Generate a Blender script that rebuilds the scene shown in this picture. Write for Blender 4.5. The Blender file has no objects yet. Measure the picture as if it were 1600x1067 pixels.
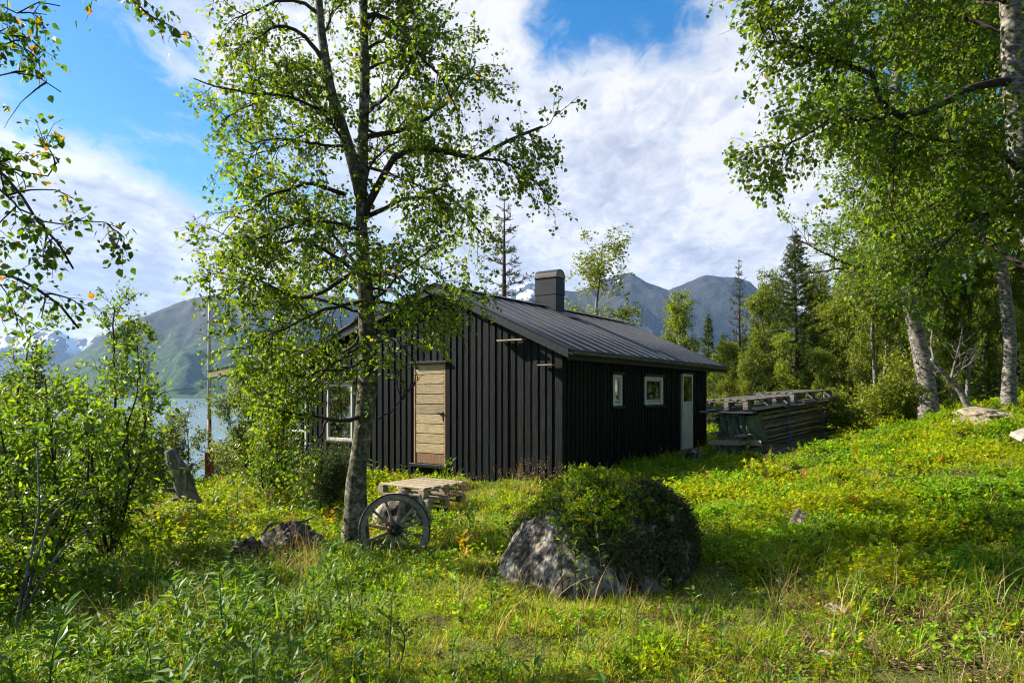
import bpy, math, random
import numpy as np
from mathutils import Vector, Matrix

random.seed(7)
rng = np.random.default_rng(7)
sc = bpy.context.scene
col = sc.collection
R = math.radians

# ------------------------------------------------------------------ camera
EYE = 1.6
F = 1067.0                       # focal length in photo pixels (24 mm on 36 mm)
cd = bpy.data.cameras.new('camera')
cam = bpy.data.objects.new('camera', cd)
col.objects.link(cam)
cam.location = (0, 0, EYE)
cam.rotation_euler = (R(90), 0, 0)
cd.lens = 24
cd.sensor_width = 36
cd.shift_y = 0.0516
cd.clip_start = 0.05
cd.clip_end = 40000
sc.camera = cam

# ------------------------------------------------------------------ render settings
vs = sc.view_settings
vs.view_transform = 'Standard'
vs.look = 'None'
vs.gamma = 1
vs.use_curve_mapping = False
vs.exposure = 1.5
cy = sc.cycles
cy.use_denoising = True
try:
    cy.denoiser = 'OPENIMAGEDENOISE'
    cy.denoising_input_passes = 'RGB_ALBEDO_NORMAL'
except Exception:
    pass
cy.use_adaptive_sampling = True
cy.adaptive_threshold = 0.025
cy.max_bounces = 5
cy.diffuse_bounces = 3
cy.glossy_bounces = 2
cy.transmission_bounces = 3
cy.transparent_max_bounces = 12
cy.volume_bounces = 0
cy.sample_clamp_indirect = 6
cy.filter_width = 1.1
cy.caustics_reflective = False
cy.caustics_refractive = False

# ------------------------------------------------------------------ sun and sky
SUN_H = Vector((-0.956, 0.29, 0)).normalized()      # horizontal direction towards the sun
SUN_EL = R(35)
SUN_DIR = Vector((SUN_H.x * math.cos(SUN_EL), SUN_H.y * math.cos(SUN_EL), math.sin(SUN_EL)))
sl = bpy.data.lights.new('sun', 'SUN')
sl.energy = 5.0
sl.angle = R(0.6)
sl.color = (1.0, 0.93, 0.80)
sun = bpy.data.objects.new('sun', sl)
col.objects.link(sun)
sun.rotation_euler = SUN_DIR.to_track_quat('Z', 'Y').to_euler()
sun.location = (-20, 6, 20)


def dirpx(px, py):
    """direction from the camera place towards a point of the far sky"""
    return Vector(((px - 800) / F, 1.0, (616 - py) / F)).normalized()


def build_world():
    w = bpy.data.worlds.new('World')
    sc.world = w
    w.use_nodes = True
    nt = w.node_tree
    nt.nodes.clear()
    N, L = nt.nodes.new, nt.links.new
    out = N('ShaderNodeOutputWorld')
    sky = N('ShaderNodeTexSky')
    sky.sky_type = 'NISHITA'
    sky.sun_disc = False
    sky.sun_elevation = SUN_EL
    sky.sun_rotation = math.atan2(SUN_H.x, SUN_H.y)
    sky.air_density = 1.0
    sky.dust_density = 0.35
    sky.ozone_density = 2.0
    bgs = N('ShaderNodeBackground')
    bgs.inputs['Strength'].default_value = 0.065
    hs = N('ShaderNodeHueSaturation')
    hs.inputs['Saturation'].default_value = 1.5
    L(sky.outputs[0], hs.inputs['Color'])
    L(hs.outputs[0], bgs.inputs['Color'])

    tc = N('ShaderNodeTexCoord')
    D = tc.outputs['Generated']

    def math_(op, a, b=None, c=None, clamp=False):
        n = N('ShaderNodeMath')
        n.operation = op
        n.use_clamp = clamp
        for i, v in enumerate((a, b, c)):
            if v is None:
                continue
            if isinstance(v, (int, float)):
                n.inputs[i].default_value = v
            else:
                L(v, n.inputs[i])
        return n.outputs[0]

    def vmath(op, a, b):
        n = N('ShaderNodeVectorMath')
        n.operation = op
        for i, v in enumerate((a, b)):
            if isinstance(v, (tuple, list, Vector)):
                n.inputs[i].default_value = tuple(v)
            else:
                L(v, n.inputs[i])
        return n

    sep = N('ShaderNodeSeparateXYZ')
    L(D, sep.inputs[0])
    zc = math_('ADD', math_('MAXIMUM', sep.outputs[2], 0.0), 0.16)
    comb = N('ShaderNodeCombineXYZ')
    L(math_('DIVIDE', sep.outputs[0], zc), comb.inputs[0])
    L(math_('DIVIDE', sep.outputs[1], zc), comb.inputs[1])
    plane = comb.outputs[0]

    def noise(vec, scale, detail, rough=0.55, dist=0.0, off=(0, 0, 0), stretch=(1, 1, 1)):
        mp = N('ShaderNodeMapping')
        mp.inputs['Location'].default_value = off
        mp.inputs['Scale'].default_value = stretch
        L(vec, mp.inputs[0])
        n = N('ShaderNodeTexNoise')
        n.inputs['Scale'].default_value = scale
        n.inputs['Detail'].default_value = detail
        n.inputs['Roughness'].default_value = rough
        n.inputs['Distortion'].default_value = dist
        L(mp.outputs[0], n.inputs['Vector'])
        return n.outputs[0]

    big = noise(D, 3.2, 9, 0.58, 0.25, (3.1, 0.4, 1.7), (1, 1, 1.5))
    mid = noise(plane, 2.4, 10, 0.62, 0.3, (1.3, 5.2, 0))
    fine = noise(plane, 15.0, 6, 0.62, 0.6, (7.3, 2.2, 0), (1.0, 0.55, 1))
    # where cloud banks and clearings lie (directions in the world)
    blobs = [
        (40, 340, 0.15, 0.55), (180, 390, 0.11, 0.42), (300, 430, 0.10, 0.36), (-250, 330, 0.25, 0.3), (330, 470, 0.08, 0.2),
        (340, 60, 0.09, 0.30), (250, 40, 0.06, 0.14), (210, 210, 0.14, -0.42), (110, 110, 0.12, -0.30), (290, 290, 0.08, -0.30), (60, 150, 0.08, -0.20), (330, 330, 0.04, -0.15),
        (1080, 250, 0.18, 0.30), (960, 330, 0.16, 0.08), (860, 445, 0.09, 0.30), (1130, 400, 0.12, 0.25), (1230, 180, 0.15, 0.15), (900, 160, 0.10, 0.16),
        (925, 15, 0.065, -0.34), (1010, 20, 0.05, -0.26), (865, 70, 0.04, -0.14), (740, 120, 0.14, 0.10), (720, 250, 0.10, 0.06),
        (975, 372, 0.030, -0.30), (880, 240, 0.035, -0.20), (905, 330, 0.05, -0.12), (1560, 90, 0.12, -0.4), (560, 200, 0.2, 0.08),
        (1130, 70, 0.05, -0.12), (30, 482, 0.025, -0.12), (1090, 345, 0.03, -0.10),
    ]
    cov = None
    for px, py, sig, amp in blobs:
        dt = vmath('DOT_PRODUCT', D, dirpx(px, py)).outputs['Value']
        e = math_('EXPONENT', math_('MULTIPLY', math_('SUBTRACT', dt, 1.0), 1.0 / (sig * sig)))
        t = math_('MULTIPLY', e, amp)
        cov = t if cov is None else math_('ADD', cov, t)
    base = math_('ADD', math_('MULTIPLY', big, 0.62), math_('MULTIPLY', mid, 0.44))
    base = math_('ADD', base, math_('MULTIPLY', fine, 0.55))
    dens = math_('ADD', math_('SUBTRACT', base, 0.845), cov)
    mr = N('ShaderNodeMapRange')
    mr.interpolation_type = 'SMOOTHSTEP'
    mr.inputs['From Min'].default_value = -0.16
    mr.inputs['From Max'].default_value = 0.24
    L(dens, mr.inputs['Value'])
    alpha = mr.outputs[0]
    # thick parts seen from below are greyer
    sh = noise(D, 6.0, 8, 0.6, 0.5, (0.3, 4.4, 2.0), (1, 1, 1.9))
    thick = N('ShaderNodeMapRange')
    thick.inputs['From Min'].default_value = 0.06
    thick.inputs['From Max'].default_value = 0.62
    L(math_('ADD', math_('ADD', math_('MULTIPLY', dens, 0.28), math_('MULTIPLY', math_('SUBTRACT', fine, 0.5), 0.9)), math_('MULTIPLY', math_('SUBTRACT', sh, 0.43), 1.75)), thick.inputs['Value'])
    cr = N('ShaderNodeValToRGB')
    cr.color_ramp.elements[0].position = 0.0
    cr.color_ramp.elements[0].color = (1.0, 0.975, 0.95, 1)
    cr.color_ramp.elements[1].position = 1.0
    cr.color_ramp.elements[1].color = (0.50, 0.53, 0.65, 1)
    m = cr.color_ramp.elements.new(0.4)
    m.color = (0.76, 0.78, 0.87, 1)
    L(thick.outputs[0], cr.inputs[0])
    bgc = N('ShaderNodeBackground')
    bgc.inputs['Strength'].default_value = 0.37
    L(cr.outputs[0], bgc.inputs['Color'])
    mix = N('ShaderNodeMixShader')
    L(math_('MULTIPLY', alpha, 0.97), mix.inputs[0])
    L(bgs.outputs[0], mix.inputs[1])
    L(bgc.outputs[0], mix.inputs[2])
    L(mix.outputs[0], out.inputs['Surface'])
    w.cycles.sampling_method = 'MANUAL'
    w.cycles.sample_map_resolution = 1024


build_world()

# ------------------------------------------------------------------ helpers
def P(px, py, Y):
    """a point of the place seen at photo pixel (px, py), Y metres ahead of the camera"""
    return np.array([(px - 800) / F * Y, Y, EYE - (py - 616) / F * Y])


def tag(o, label=None, cat=None, group=None, kind=None):
    if label: o['label'] = label
    if cat: o['category'] = cat
    if group: o['group'] = group
    if kind: o['kind'] = kind
    return o


def empty(name, loc=(0, 0, 0), rz=0.0):
    o = bpy.data.objects.new(name, None)
    o.empty_display_size = 0.1
    col.objects.link(o)
    o.location = loc
    o.rotation_euler = (0, 0, rz)
    return o


class MB:
    """collects vertices and faces (numpy), builds one mesh"""
    def __init__(s):
        s.v = []; s.f = []; s.n = 0; s.mi = []

    def add(s, verts, faces, mi=0):
        verts = np.asarray(verts, dtype=np.float64).reshape(-1, 3)
        faces = np.asarray(faces, dtype=np.int64)
        if faces.ndim == 1: faces = faces.reshape(1, -1)
        s.v.append(verts); s.f.append(faces + s.n); s.mi.append((len(faces), mi)); s.n += len(verts)

    def box(s, lo, hi, mi=0, bev=0.0, M=None):
        lo = np.array(lo, float); hi = np.array(hi, float)
        if bev <= 0:
            v = np.array([[x, y, z] for z in (lo[2], hi[2]) for y in (lo[1], hi[1]) for x in (lo[0], hi[0])])
            f = [[0, 2, 3, 1], [4, 5, 7, 6], [0, 1, 5, 4], [2, 6, 7, 3], [0, 4, 6, 2], [1, 3, 7, 5]]
            if M is not None: v = v @ np.array(M)[:3, :3].T + np.array(M)[:3, 3]
            s.add(v, f, mi)
        else:
            # chamfered box: each face inset by bev
            b = bev
            V = []; idx = {}
            for k, (ax, sgn) in enumerate([(0, -1), (0, 1), (1, -1), (1, 1), (2, -1), (2, 1)]):
                a1, a2 = [a for a in range(3) if a != ax]
                for s1 in (-1, 1):
                    for s2 in (-1, 1):
                        p = [0, 0, 0]
                        p[ax] = hi[ax] if sgn > 0 else lo[ax]
                        p[a1] = (hi[a1] - b) if s1 > 0 else (lo[a1] + b)
                        p[a2] = (hi[a2] - b) if s2 > 0 else (lo[a2] + b)
                        sg = [0, 0, 0]; sg[ax] = sgn; sg[a1] = s1; sg[a2] = s2
                        idx[(ax, tuple(sg))] = len(V); V.append(p)
            Fq = []; Ft = []
            for ax, sgn in [(0, -1), (0, 1), (1, -1), (1, 1), (2, -1), (2, 1)]:
                a1, a2 = [a for a in range(3) if a != ax]
                def g(s1, s2):
                    sg = [0, 0, 0]; sg[ax] = sgn; sg[a1] = s1; sg[a2] = s2
                    return idx[(ax, tuple(sg))]
                Fq.append([g(-1, -1), g(1, -1), g(1, 1), g(-1, 1)])
            for ax in range(3):          # edges parallel to ax
                a1, a2 = [a for a in range(3) if a != ax]
                for s1 in (-1, 1):
                    for s2 in (-1, 1):
                        def sgv(t):
                            q = [0, 0, 0]; q[ax] = t; q[a1] = s1; q[a2] = s2
                            return tuple(q)
                        Fq.append([idx[(a1, sgv(-1))], idx[(a1, sgv(1))], idx[(a2, sgv(1))], idx[(a2, sgv(-1))]])
            for s0 in (-1, 1):
                for s1 in (-1, 1):
                    for s2 in (-1, 1):
                        q = (s0, s1, s2)
                        Ft.append([idx[(0, q)], idx[(1, q)], idx[(2, q)]])
            V = np.array(V, float)
            c = (lo + hi) / 2
            def fix(fs):
                o = []
                for f in fs:
                    p = V[f]; n = np.cross(p[1] - p[0], p[2] - p[0])
                    if np.dot(n, p.mean(0) - c) < 0: f = f[::-1]
                    o.append(f)
                return o
            Fq = fix(Fq); Ft = fix(Ft)
            if M is not None: V = V @ np.array(M)[:3, :3].T + np.array(M)[:3, 3]
            n0 = s.n
            s.v.append(V); s.n += len(V)
            s.f.append(np.array(Fq) + n0); s.mi.append((len(Fq), mi))
            s.f.append(np.array(Ft) + n0); s.mi.append((len(Ft), mi))
        return s

    def mesh(s, name, mats, smooth=False):
        me = bpy.data.meshes.new(name)
        V = np.concatenate(s.v) if s.v else np.zeros((0, 3))
        me.vertices.add(len(V)); me.vertices.foreach_set('co', V.astype(np.float32).ravel())
        loops = np.concatenate([f.ravel() for f in s.f]) if s.f else np.zeros(0, int)
        counts = np.concatenate([np.full(len(f), f.shape[1]) for f in s.f]) if s.f else np.zeros(0, int)
        starts = np.concatenate([[0], np.cumsum(counts)[:-1]]) if len(counts) else counts
        me.loops.add(len(loops)); me.loops.foreach_set('vertex_index', loops.astype(np.int32))
        me.polygons.add(len(counts))
        me.polygons.foreach_set('loop_start', starts.astype(np.int32))
        me.polygons.foreach_set('loop_total', counts.astype(np.int32))
        mi = np.concatenate([np.full(n, m) for n, m in s.mi]) if s.mi else np.zeros(0, int)
        me.polygons.foreach_set('material_index', mi.astype(np.int32))
        me.polygons.foreach_set('use_smooth', np.full(len(counts), bool(smooth)))
        me.update(calc_edges=True)
        me.validate()
        if not isinstance(mats, (list, tuple)): mats = [mats]
        for m in mats: me.materials.append(m)
        return me

    def build(s, name, mats, parent=None, smooth=False, loc=None):
        o = bpy.data.objects.new(name, s.mesh(name, mats, smooth))
        col.objects.link(o)
        if parent is not None: o.parent = parent
        if loc is not None: o.location = loc
        return o


def norm(a, axis=-1):
    return a / np.maximum(np.linalg.norm(a, axis=axis, keepdims=True), 1e-9)


def tubes(mb, pts, rad, sides=5, mi=0, cap=True):
    """batch of tapered tubes: pts [n,k,3], rad [n,k]"""
    pts = np.asarray(pts, float); rad = np.asarray(rad, float)
    if pts.ndim == 2: pts = pts[None]; rad = rad[None]
    n, k, _ = pts.shape
    tan = np.empty_like(pts)
    tan[:, 1:-1] = pts[:, 2:] - pts[:, :-2]
    tan[:, 0] = pts[:, 1] - pts[:, 0]
    tan[:, -1] = pts[:, -1] - pts[:, -2]
    tan = norm(tan)
    mean = norm(tan.mean(1))
    ref = np.where(np.abs(mean[:, 2:3]) > 0.8, np.array([[1., 0, 0]]), np.array([[0., 0, 1.]]))
    u = norm(np.cross(tan, ref[:, None, :]))
    w = np.cross(tan, u)
    a = np.arange(sides) / sides * 2 * np.pi
    ring = (np.cos(a)[None, None, :, None] * u[:, :, None, :] + np.sin(a)[None, None, :, None] * w[:, :, None, :])
    V = pts[:, :, None, :] + ring * rad[:, :, None, None]
    base = (np.arange(n) * k * sides)[:, None, None]
    i = np.arange(k - 1)[None, :, None] * sides
    j = np.arange(sides)[None, None, :]
    j2 = (j + 1) % sides
    q = np.stack([base + i + j, base + i + j2, base + i + sides + j2, base + i + sides + j], -1).reshape(-1, 4)
    mb.add(V.reshape(-1, 3), q, mi)
    if cap and sides > 4:
        n0 = mb.n - n * k * sides
        e0 = (np.arange(n) * k * sides)[:, None] + np.arange(sides)[None, ::-1]
        e1 = (np.arange(n) * k * sides + (k - 1) * sides)[:, None] + np.arange(sides)[None, :]
        for e in (e0, e1):
            mb.f.append(e + n0); mb.mi.append((len(e), mi))


# ---- numpy value noise
def _h(ix, iy, iz, seed):
    n = (ix * 374761393 + iy * 668265263 + iz * 2147483647 + seed * 1274126177) & 0xffffffff
    n = ((n ^ (n >> 13)) * 1274126177) & 0xffffffff
    n = (n ^ (n >> 16)) & 0xffffffff
    return n / 4294967295.0


def vnoise(p, seed=0):
    p = np.asarray(p, float)
    i = np.floor(p).astype(np.int64); f = p - i
    f = f * f * f * (f * (f * 6 - 15) + 10)
    x, y, z = i[..., 0], i[..., 1], i[..., 2]
    fx, fy, fz = f[..., 0], f[..., 1], f[..., 2]
    def L(a, b, t): return a + (b - a) * t
    c = [[[_h(x + a, y + b, z + d, seed) for d in (0, 1)] for b in (0, 1)] for a in (0, 1)]
    return L(L(L(c[0][0][0], c[1][0][0], fx), L(c[0][1][0], c[1][1][0], fx), fy),
             L(L(c[0][0][1], c[1][0][1], fx), L(c[0][1][1], c[1][1][1], fx), fy), fz) * 2 - 1


def fbm(p, octaves=5, gain=0.5, lac=2.03, seed=0):
    p = np.asarray(p, float); a = 1.0; s = 0; 
    for o in range(octaves):
        s = s + a * vnoise(p, seed + o * 17); p = p * lac + 13.7; a *= gain
    return s


def xy3(x, y, s=1.0, z=0.0):
    return np.stack([np.asarray(x) * s, np.asarray(y) * s, np.full_like(np.asarray(x, float), z)], -1)


def sstep(a, b, x):
    t = np.clip((x - a) / (b - a), 0, 1)
    return t * t * (3 - 2 * t)


# ------------------------------------------------------------------ materials
def new_mat(name):
    m = bpy.data.materials.new(name); m.use_nodes = True
    nt = m.node_tree; nt.nodes.clear()
    return m, nt, nt.nodes.new, nt.links.new


def ramp(N, stops):
    r = N('ShaderNodeValToRGB')
    e = r.color_ramp.elements
    e[0].position, e[0].color = stops[0][0], (*stops[0][1], 1)
    e[1].position, e[1].color = stops[-1][0], (*stops[-1][1], 1)
    for p, c in stops[1:-1]:
        x = e.new(p); x.color = (*c, 1)
    return r


def surf(name, stops, scale=5, stretch=(1, 1, 1), rough=0.8, bump=0.3, bscale=None, detail=8, spec=0.3, metal=0.0,
         vary=0.0, coords='Object', nrough=0.6, dist=0.0, rot=(0, 0, 0), second=None):
    """principled surface, colour from stretched noise; vary: brightness change from object to object;
    second = (scale, stretch, threshold lo, hi, colour): a second growth or stain over it"""
    m, nt, N, L = new_mat(name)
    out = N('ShaderNodeOutputMaterial'); b = N('ShaderNodeBsdfPrincipled')
    b.inputs['Roughness'].default_value = rough
    b.inputs['Specular IOR Level'].default_value = spec
    b.inputs['Metallic'].default_value = metal
    tc = N('ShaderNodeTexCoord'); mp = N('ShaderNodeMapping')
    mp.inputs['Scale'].default_value = stretch
    mp.inputs['Rotation'].default_value = rot
    src = tc.outputs[coords]
    oi = N('ShaderNodeObjectInfo')
    if vary > 0:
        cx = N('ShaderNodeCombineXYZ'); mu = N('ShaderNodeMath'); mu.operation = 'MULTIPLY'; mu.inputs[1].default_value = 37.0
        L(oi.outputs['Random'], mu.inputs[0])
        for i in range(3): L(mu.outputs[0], cx.inputs[i])
        va = N('ShaderNodeVectorMath'); va.operation = 'ADD'
        L(src, va.inputs[0]); L(cx.outputs[0], va.inputs[1]); src = va.outputs[0]
    L(src, mp.inputs[0])
    n = N('ShaderNodeTexNoise')
    n.inputs['Scale'].default_value = scale; n.inputs['Detail'].default_value = detail
    n.inputs['Roughness'].default_value = nrough; n.inputs['Distortion'].default_value = dist
    L(mp.outputs[0], n.inputs['Vector'])
    r = ramp(N, stops); L(n.outputs[0], r.inputs[0])
    c = r.outputs[0]
    if second:
        mp2 = N('ShaderNodeMapping'); mp2.inputs['Scale'].default_value = second[1]; L(src, mp2.inputs[0])
        n2 = N('ShaderNodeTexNoise'); n2.inputs['Scale'].default_value = second[0]; n2.inputs['Detail'].default_value = 7
        n2.inputs['Roughness'].default_value = 0.65
        L(mp2.outputs[0], n2.inputs['Vector'])
        mr = N('ShaderNodeMapRange'); mr.inputs['From Min'].default_value = second[2]; mr.inputs['From Max'].default_value = second[3]
        L(n2.outputs[0], mr.inputs['Value'])
        mx = N('ShaderNodeMix'); mx.data_type = 'RGBA'
        L(mr.outputs[0], mx.inputs['Factor']); L(c, mx.inputs['A']); mx.inputs['B'].default_value = (*second[4], 1)
        c = mx.outputs['Result']
    if vary > 0:
        mr = N('ShaderNodeMapRange'); mr.inputs['To Min'].default_value = 1 - vary; mr.inputs['To Max'].default_value = 1 + vary
        L(oi.outputs['Random'], mr.inputs['Value'])
        hv = N('ShaderNodeHueSaturation'); L(mr.outputs[0], hv.inputs['Value']); L(c, hv.inputs['Color']); c = hv.outputs[0]
    L(c, b.inputs['Base Color'])
    if bump > 0:
        bp = N('ShaderNodeBump'); bp.inputs['Strength'].default_value = bump; bp.inputs['Distance'].default_value = 0.02
        if bscale:
            n3 = N('ShaderNodeTexNoise'); n3.inputs['Scale'].default_value = bscale; n3.inputs['Detail'].default_value = 6
            L(mp.outputs[0], n3.inputs['Vector']); L(n3.outputs[0], bp.inputs['Height'])
        else:
            L(n.outputs[0], bp.inputs['Height'])
        L(bp.outputs[0], b.inputs['Normal'])
    L(b.outputs[0], out.inputs['Surface'])
    return m


def leafmat(name, stops, trans=0.45, rough=0.45, tgain=(1.9, 1.85, 0.6), spec=0.3, vary=0.15):
    """leaf: colour differs leaf by leaf; light passes through it"""
    m, nt, N, L = new_mat(name)
    out = N('ShaderNodeOutputMaterial'); b = N('ShaderNodeBsdfPrincipled'); t = N('ShaderNodeBsdfTranslucent')
    g = N('ShaderNodeNewGeometry'); oi = N('ShaderNodeObjectInfo')
    r = ramp(N, stops); L(g.outputs['Random Per Island'], r.inputs[0])
    mr = N('ShaderNodeMapRange'); mr.inputs['To Min'].default_value = 1 - vary; mr.inputs['To Max'].default_value = 1 + vary
    L(oi.outputs['Random'], mr.inputs['Value'])
    hv = N('ShaderNodeHueSaturation'); L(mr.outputs[0], hv.inputs['Value']); L(r.outputs[0], hv.inputs['Color'])
    c = hv.outputs[0]
    L(c, b.inputs['Base Color'])
    b.inputs['Roughness'].default_value = rough
    b.inputs['Specular IOR Level'].default_value = spec
    mu = N('ShaderNodeMix'); mu.data_type = 'RGBA'; mu.blend_type = 'MULTIPLY'; mu.inputs['Factor'].default_value = 1
    L(c, mu.inputs['A']); mu.inputs['B'].default_value = (*tgain, 1)
    mu.clamp_result = False
    L(mu.outputs['Result'], t.inputs['Color'])
    mx = N('ShaderNodeMixShader'); mx.inputs[0].default_value = trans
    L(b.outputs[0], mx.inputs[1]); L(t.outputs[0], mx.inputs[2]); L(mx.outputs[0], out.inputs['Surface'])
    return m

MAT = {}
MAT['ground'] = surf('ground_soil_moss', [(0.3, (0.030, 0.024, 0.014)), (0.45, (0.055, 0.060, 0.016)), (0.6, (0.085, 0.095, 0.020)), (0.75, (0.11, 0.088, 0.035))],
                     scale=1.6, detail=12, rough=0.95, bump=0.9, bscale=40, spec=0.1, coords='Object', nrough=0.7,
                     second=(9.0, (1, 1, 1), 0.56, 0.68, (0.05, 0.036, 0.022)))
BLACKWOOD = [(0.32, (0.0018, 0.0023, 0.0023)), (0.5, (0.0044, 0.0056, 0.0055)), (0.64, (0.0135, 0.0163, 0.0155))]
MAT['blackwood'] = surf('black_stained_wood', BLACKWOOD, scale=9, stretch=(5, 5, 0.35), rough=0.7, bump=0.35, spec=0.15, vary=0.5, dist=0.6,
                        second=(14, (3, 3, 0.5), 0.66, 0.74, (0.045, 0.044, 0.040)))
MAT['blacktrim'] = surf('black_trim_wood', BLACKWOOD, scale=9, stretch=(2, 2, 2), rough=0.5, bump=0.2, spec=0.35)
MAT['doorwood'] = surf('weathered_pine', [(0.3, (0.21, 0.145, 0.07)), (0.5, (0.37, 0.275, 0.145)), (0.72, (0.50, 0.39, 0.23))], scale=5, stretch=(4, 1.2, 12), rough=0.7, bump=0.3, vary=0.22, dist=0.8)
MAT['doorwood_low'] = surf('reddish_pine', [(0.3, (0.15, 0.075, 0.035)), (0.7, (0.30, 0.17, 0.09))], scale=6, stretch=(4, 4, 0.5), rough=0.7, bump=0.25)
MAT['tanwood'] = surf('inner_pine_lining', [(0.3, (0.30, 0.15, 0.06)), (0.7, (0.46, 0.27, 0.12))], scale=6, stretch=(4, 4, 0.5), rough=0.6, bump=0.1)
MAT['whitepaint'] = surf('old_white_paint', [(0.3, (0.50, 0.46, 0.38)), (0.6, (0.68, 0.65, 0.57))], scale=5, stretch=(3, 3, 0.6), rough=0.55, bump=0.12,
                         second=(7, (2, 2, 0.6), 0.62, 0.72, (0.33, 0.28, 0.20)))
MAT['roof'] = surf('dark_corrugated_roof', [(0.3, (0.052, 0.047, 0.046)), (0.7, (0.100, 0.090, 0.088))], scale=1.5, stretch=(1, 0.4, 1), rough=0.40, bump=0.05, spec=0.5, vary=0.12)
MAT['gutter'] = surf('grey_gutter_metal', [(0.3, (0.10, 0.11, 0.13)), (0.7, (0.22, 0.23, 0.25))], scale=4, rough=0.35, bump=0.03, metal=0.6, spec=0.5)
MAT['chimney'] = surf('black_sheet_metal', [(0.3, (0.014, 0.015, 0.018)), (0.7, (0.032, 0.034, 0.038))], scale=3, rough=0.5, bump=0.06, metal=0.0, spec=0.25)
MAT['copper'] = surf('browned_copper', [(0.3, (0.20, 0.10, 0.045)), (0.7, (0.40, 0.24, 0.12))], scale=6, rough=0.45, bump=0.05, metal=0.6)
MAT['greywood'] = surf('weathered_grey_wood', [(0.3, (0.055, 0.047, 0.039)), (0.5, (0.13, 0.113, 0.094)), (0.72, (0.25, 0.22, 0.18))], scale=7, stretch=(0.6, 6, 6), rough=0.85, bump=0.4, vary=0.25, dist=0.5)
MAT['palletwood'] = surf('sunbleached_pallet_wood', [(0.25, (0.17, 0.13, 0.085)), (0.5, (0.31, 0.25, 0.165)), (0.75, (0.42, 0.35, 0.25))], scale=7, stretch=(6, 0.6, 6), rough=0.85, bump=0.35, vary=0.2, dist=0.5)
MAT['stackwood'] = surf('stacked_board_wood', [(0.3, (0.05, 0.040, 0.028)), (0.5, (0.17, 0.135, 0.09)), (0.7, (0.34, 0.285, 0.20))], scale=6, stretch=(0.5, 6, 6), rough=0.85, bump=0.3, vary=0.5, dist=0.5)
MAT['wheelwood'] = surf('old_wheel_wood', [(0.25, (0.11, 0.085, 0.06)), (0.5, (0.24, 0.20, 0.15)), (0.75, (0.36, 0.31, 0.25))], scale=12, stretch=(2, 2, 2), rough=0.8, bump=0.3, vary=0.2)
MAT['redwood'] = surf('red_paint_remains', [(0.45, (0.45, 0.05, 0.02)), (0.6, (0.25, 0.17, 0.12))], scale=20, rough=0.7, bump=0.2)
MAT['iron'] = surf('black_iron', [(0.3, (0.018, 0.018, 0.020)), (0.7, (0.055, 0.052, 0.05))], scale=12, rough=0.5, bump=0.2, metal=0.4)
MAT['hub'] = surf('dark_green_hub', [(0.3, (0.012, 0.016, 0.012)), (0.7, (0.03, 0.05, 0.03))], scale=10, rough=0.4, bump=0.2)
MAT['tarp'] = surf('green_tarpaulin', [(0.3, (0.030, 0.050, 0.035)), (0.7, (0.075, 0.105, 0.075))], scale=4, rough=0.45, bump=0.1, spec=0.5,
                   second=(9, (1, 1, 0.4), 0.6, 0.75, (0.16, 0.19, 0.16)))
MAT['strap'] = surf('blue_strap', [(0.3, (0.01, 0.06, 0.22)), (0.7, (0.02, 0.12, 0.38))], scale=20, rough=0.6, bump=0.1)
MAT['rope'] = surf('yellow_rope', [(0.3, (0.35, 0.23, 0.08)), (0.7, (0.5, 0.36, 0.15))], scale=40, rough=0.8, bump=0.3)
MAT['rock'] = surf('lichen_rock', [(0.36, (0.016, 0.014, 0.012)), (0.45, (0.070, 0.055, 0.042)), (0.52, (0.22, 0.18, 0.14)), (0.62, (0.46, 0.42, 0.36))],
                   scale=4.2, stretch=(1.3, 1.3, 0.7), rough=0.9, bump=0.8, bscale=14, spec=0.2, detail=12, nrough=0.72, dist=0.4,
                   second=(9, (1, 1, 1), 0.56, 0.62, (0.022, 0.020, 0.017)))
MAT['palerock'] = surf('pale_granite', [(0.3, (0.14, 0.11, 0.08)), (0.5, (0.30, 0.24, 0.17)), (0.7, (0.42, 0.37, 0.30))], scale=2.2, rough=0.9, bump=0.7, bscale=9, spec=0.2, detail=12, nrough=0.7,
                       second=(6, (1, 1, 1), 0.58, 0.68, (0.12, 0.12, 0.10)))
MAT['deadwood'] = surf('silver_dead_wood', [(0.28, (0.030, 0.024, 0.020)), (0.5, (0.13, 0.115, 0.10)), (0.72, (0.30, 0.28, 0.25))], scale=5, stretch=(3, 3, 0.6), rough=0.9, bump=0.8, detail=10, dist=0.8)
MAT['polewhite'] = surf('worn_white_pole', [(0.35, (0.35, 0.27, 0.18)), (0.6, (0.62, 0.57, 0.48))], scale=6, stretch=(3, 3, 0.3), rough=0.6, bump=0.15)
MAT['polered'] = surf('rust_red_post', [(0.35, (0.13, 0.028, 0.016)), (0.6, (0.25, 0.06, 0.035))], scale=6, stretch=(3, 3, 0.3), rough=0.65, bump=0.2)
MAT['soffit'] = surf('olive_tan_fascia', [(0.3, (0.20, 0.18, 0.07)), (0.7, (0.30, 0.27, 0.12))], scale=5, rough=0.7, bump=0.1)
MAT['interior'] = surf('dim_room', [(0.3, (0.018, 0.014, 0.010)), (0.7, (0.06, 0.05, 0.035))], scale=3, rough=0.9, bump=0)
MAT['curtain'] = surf('greenish_blind', [(0.3, (0.09, 0.10, 0.07)), (0.7, (0.16, 0.17, 0.12))], scale=3, rough=0.9, bump=0)


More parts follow.
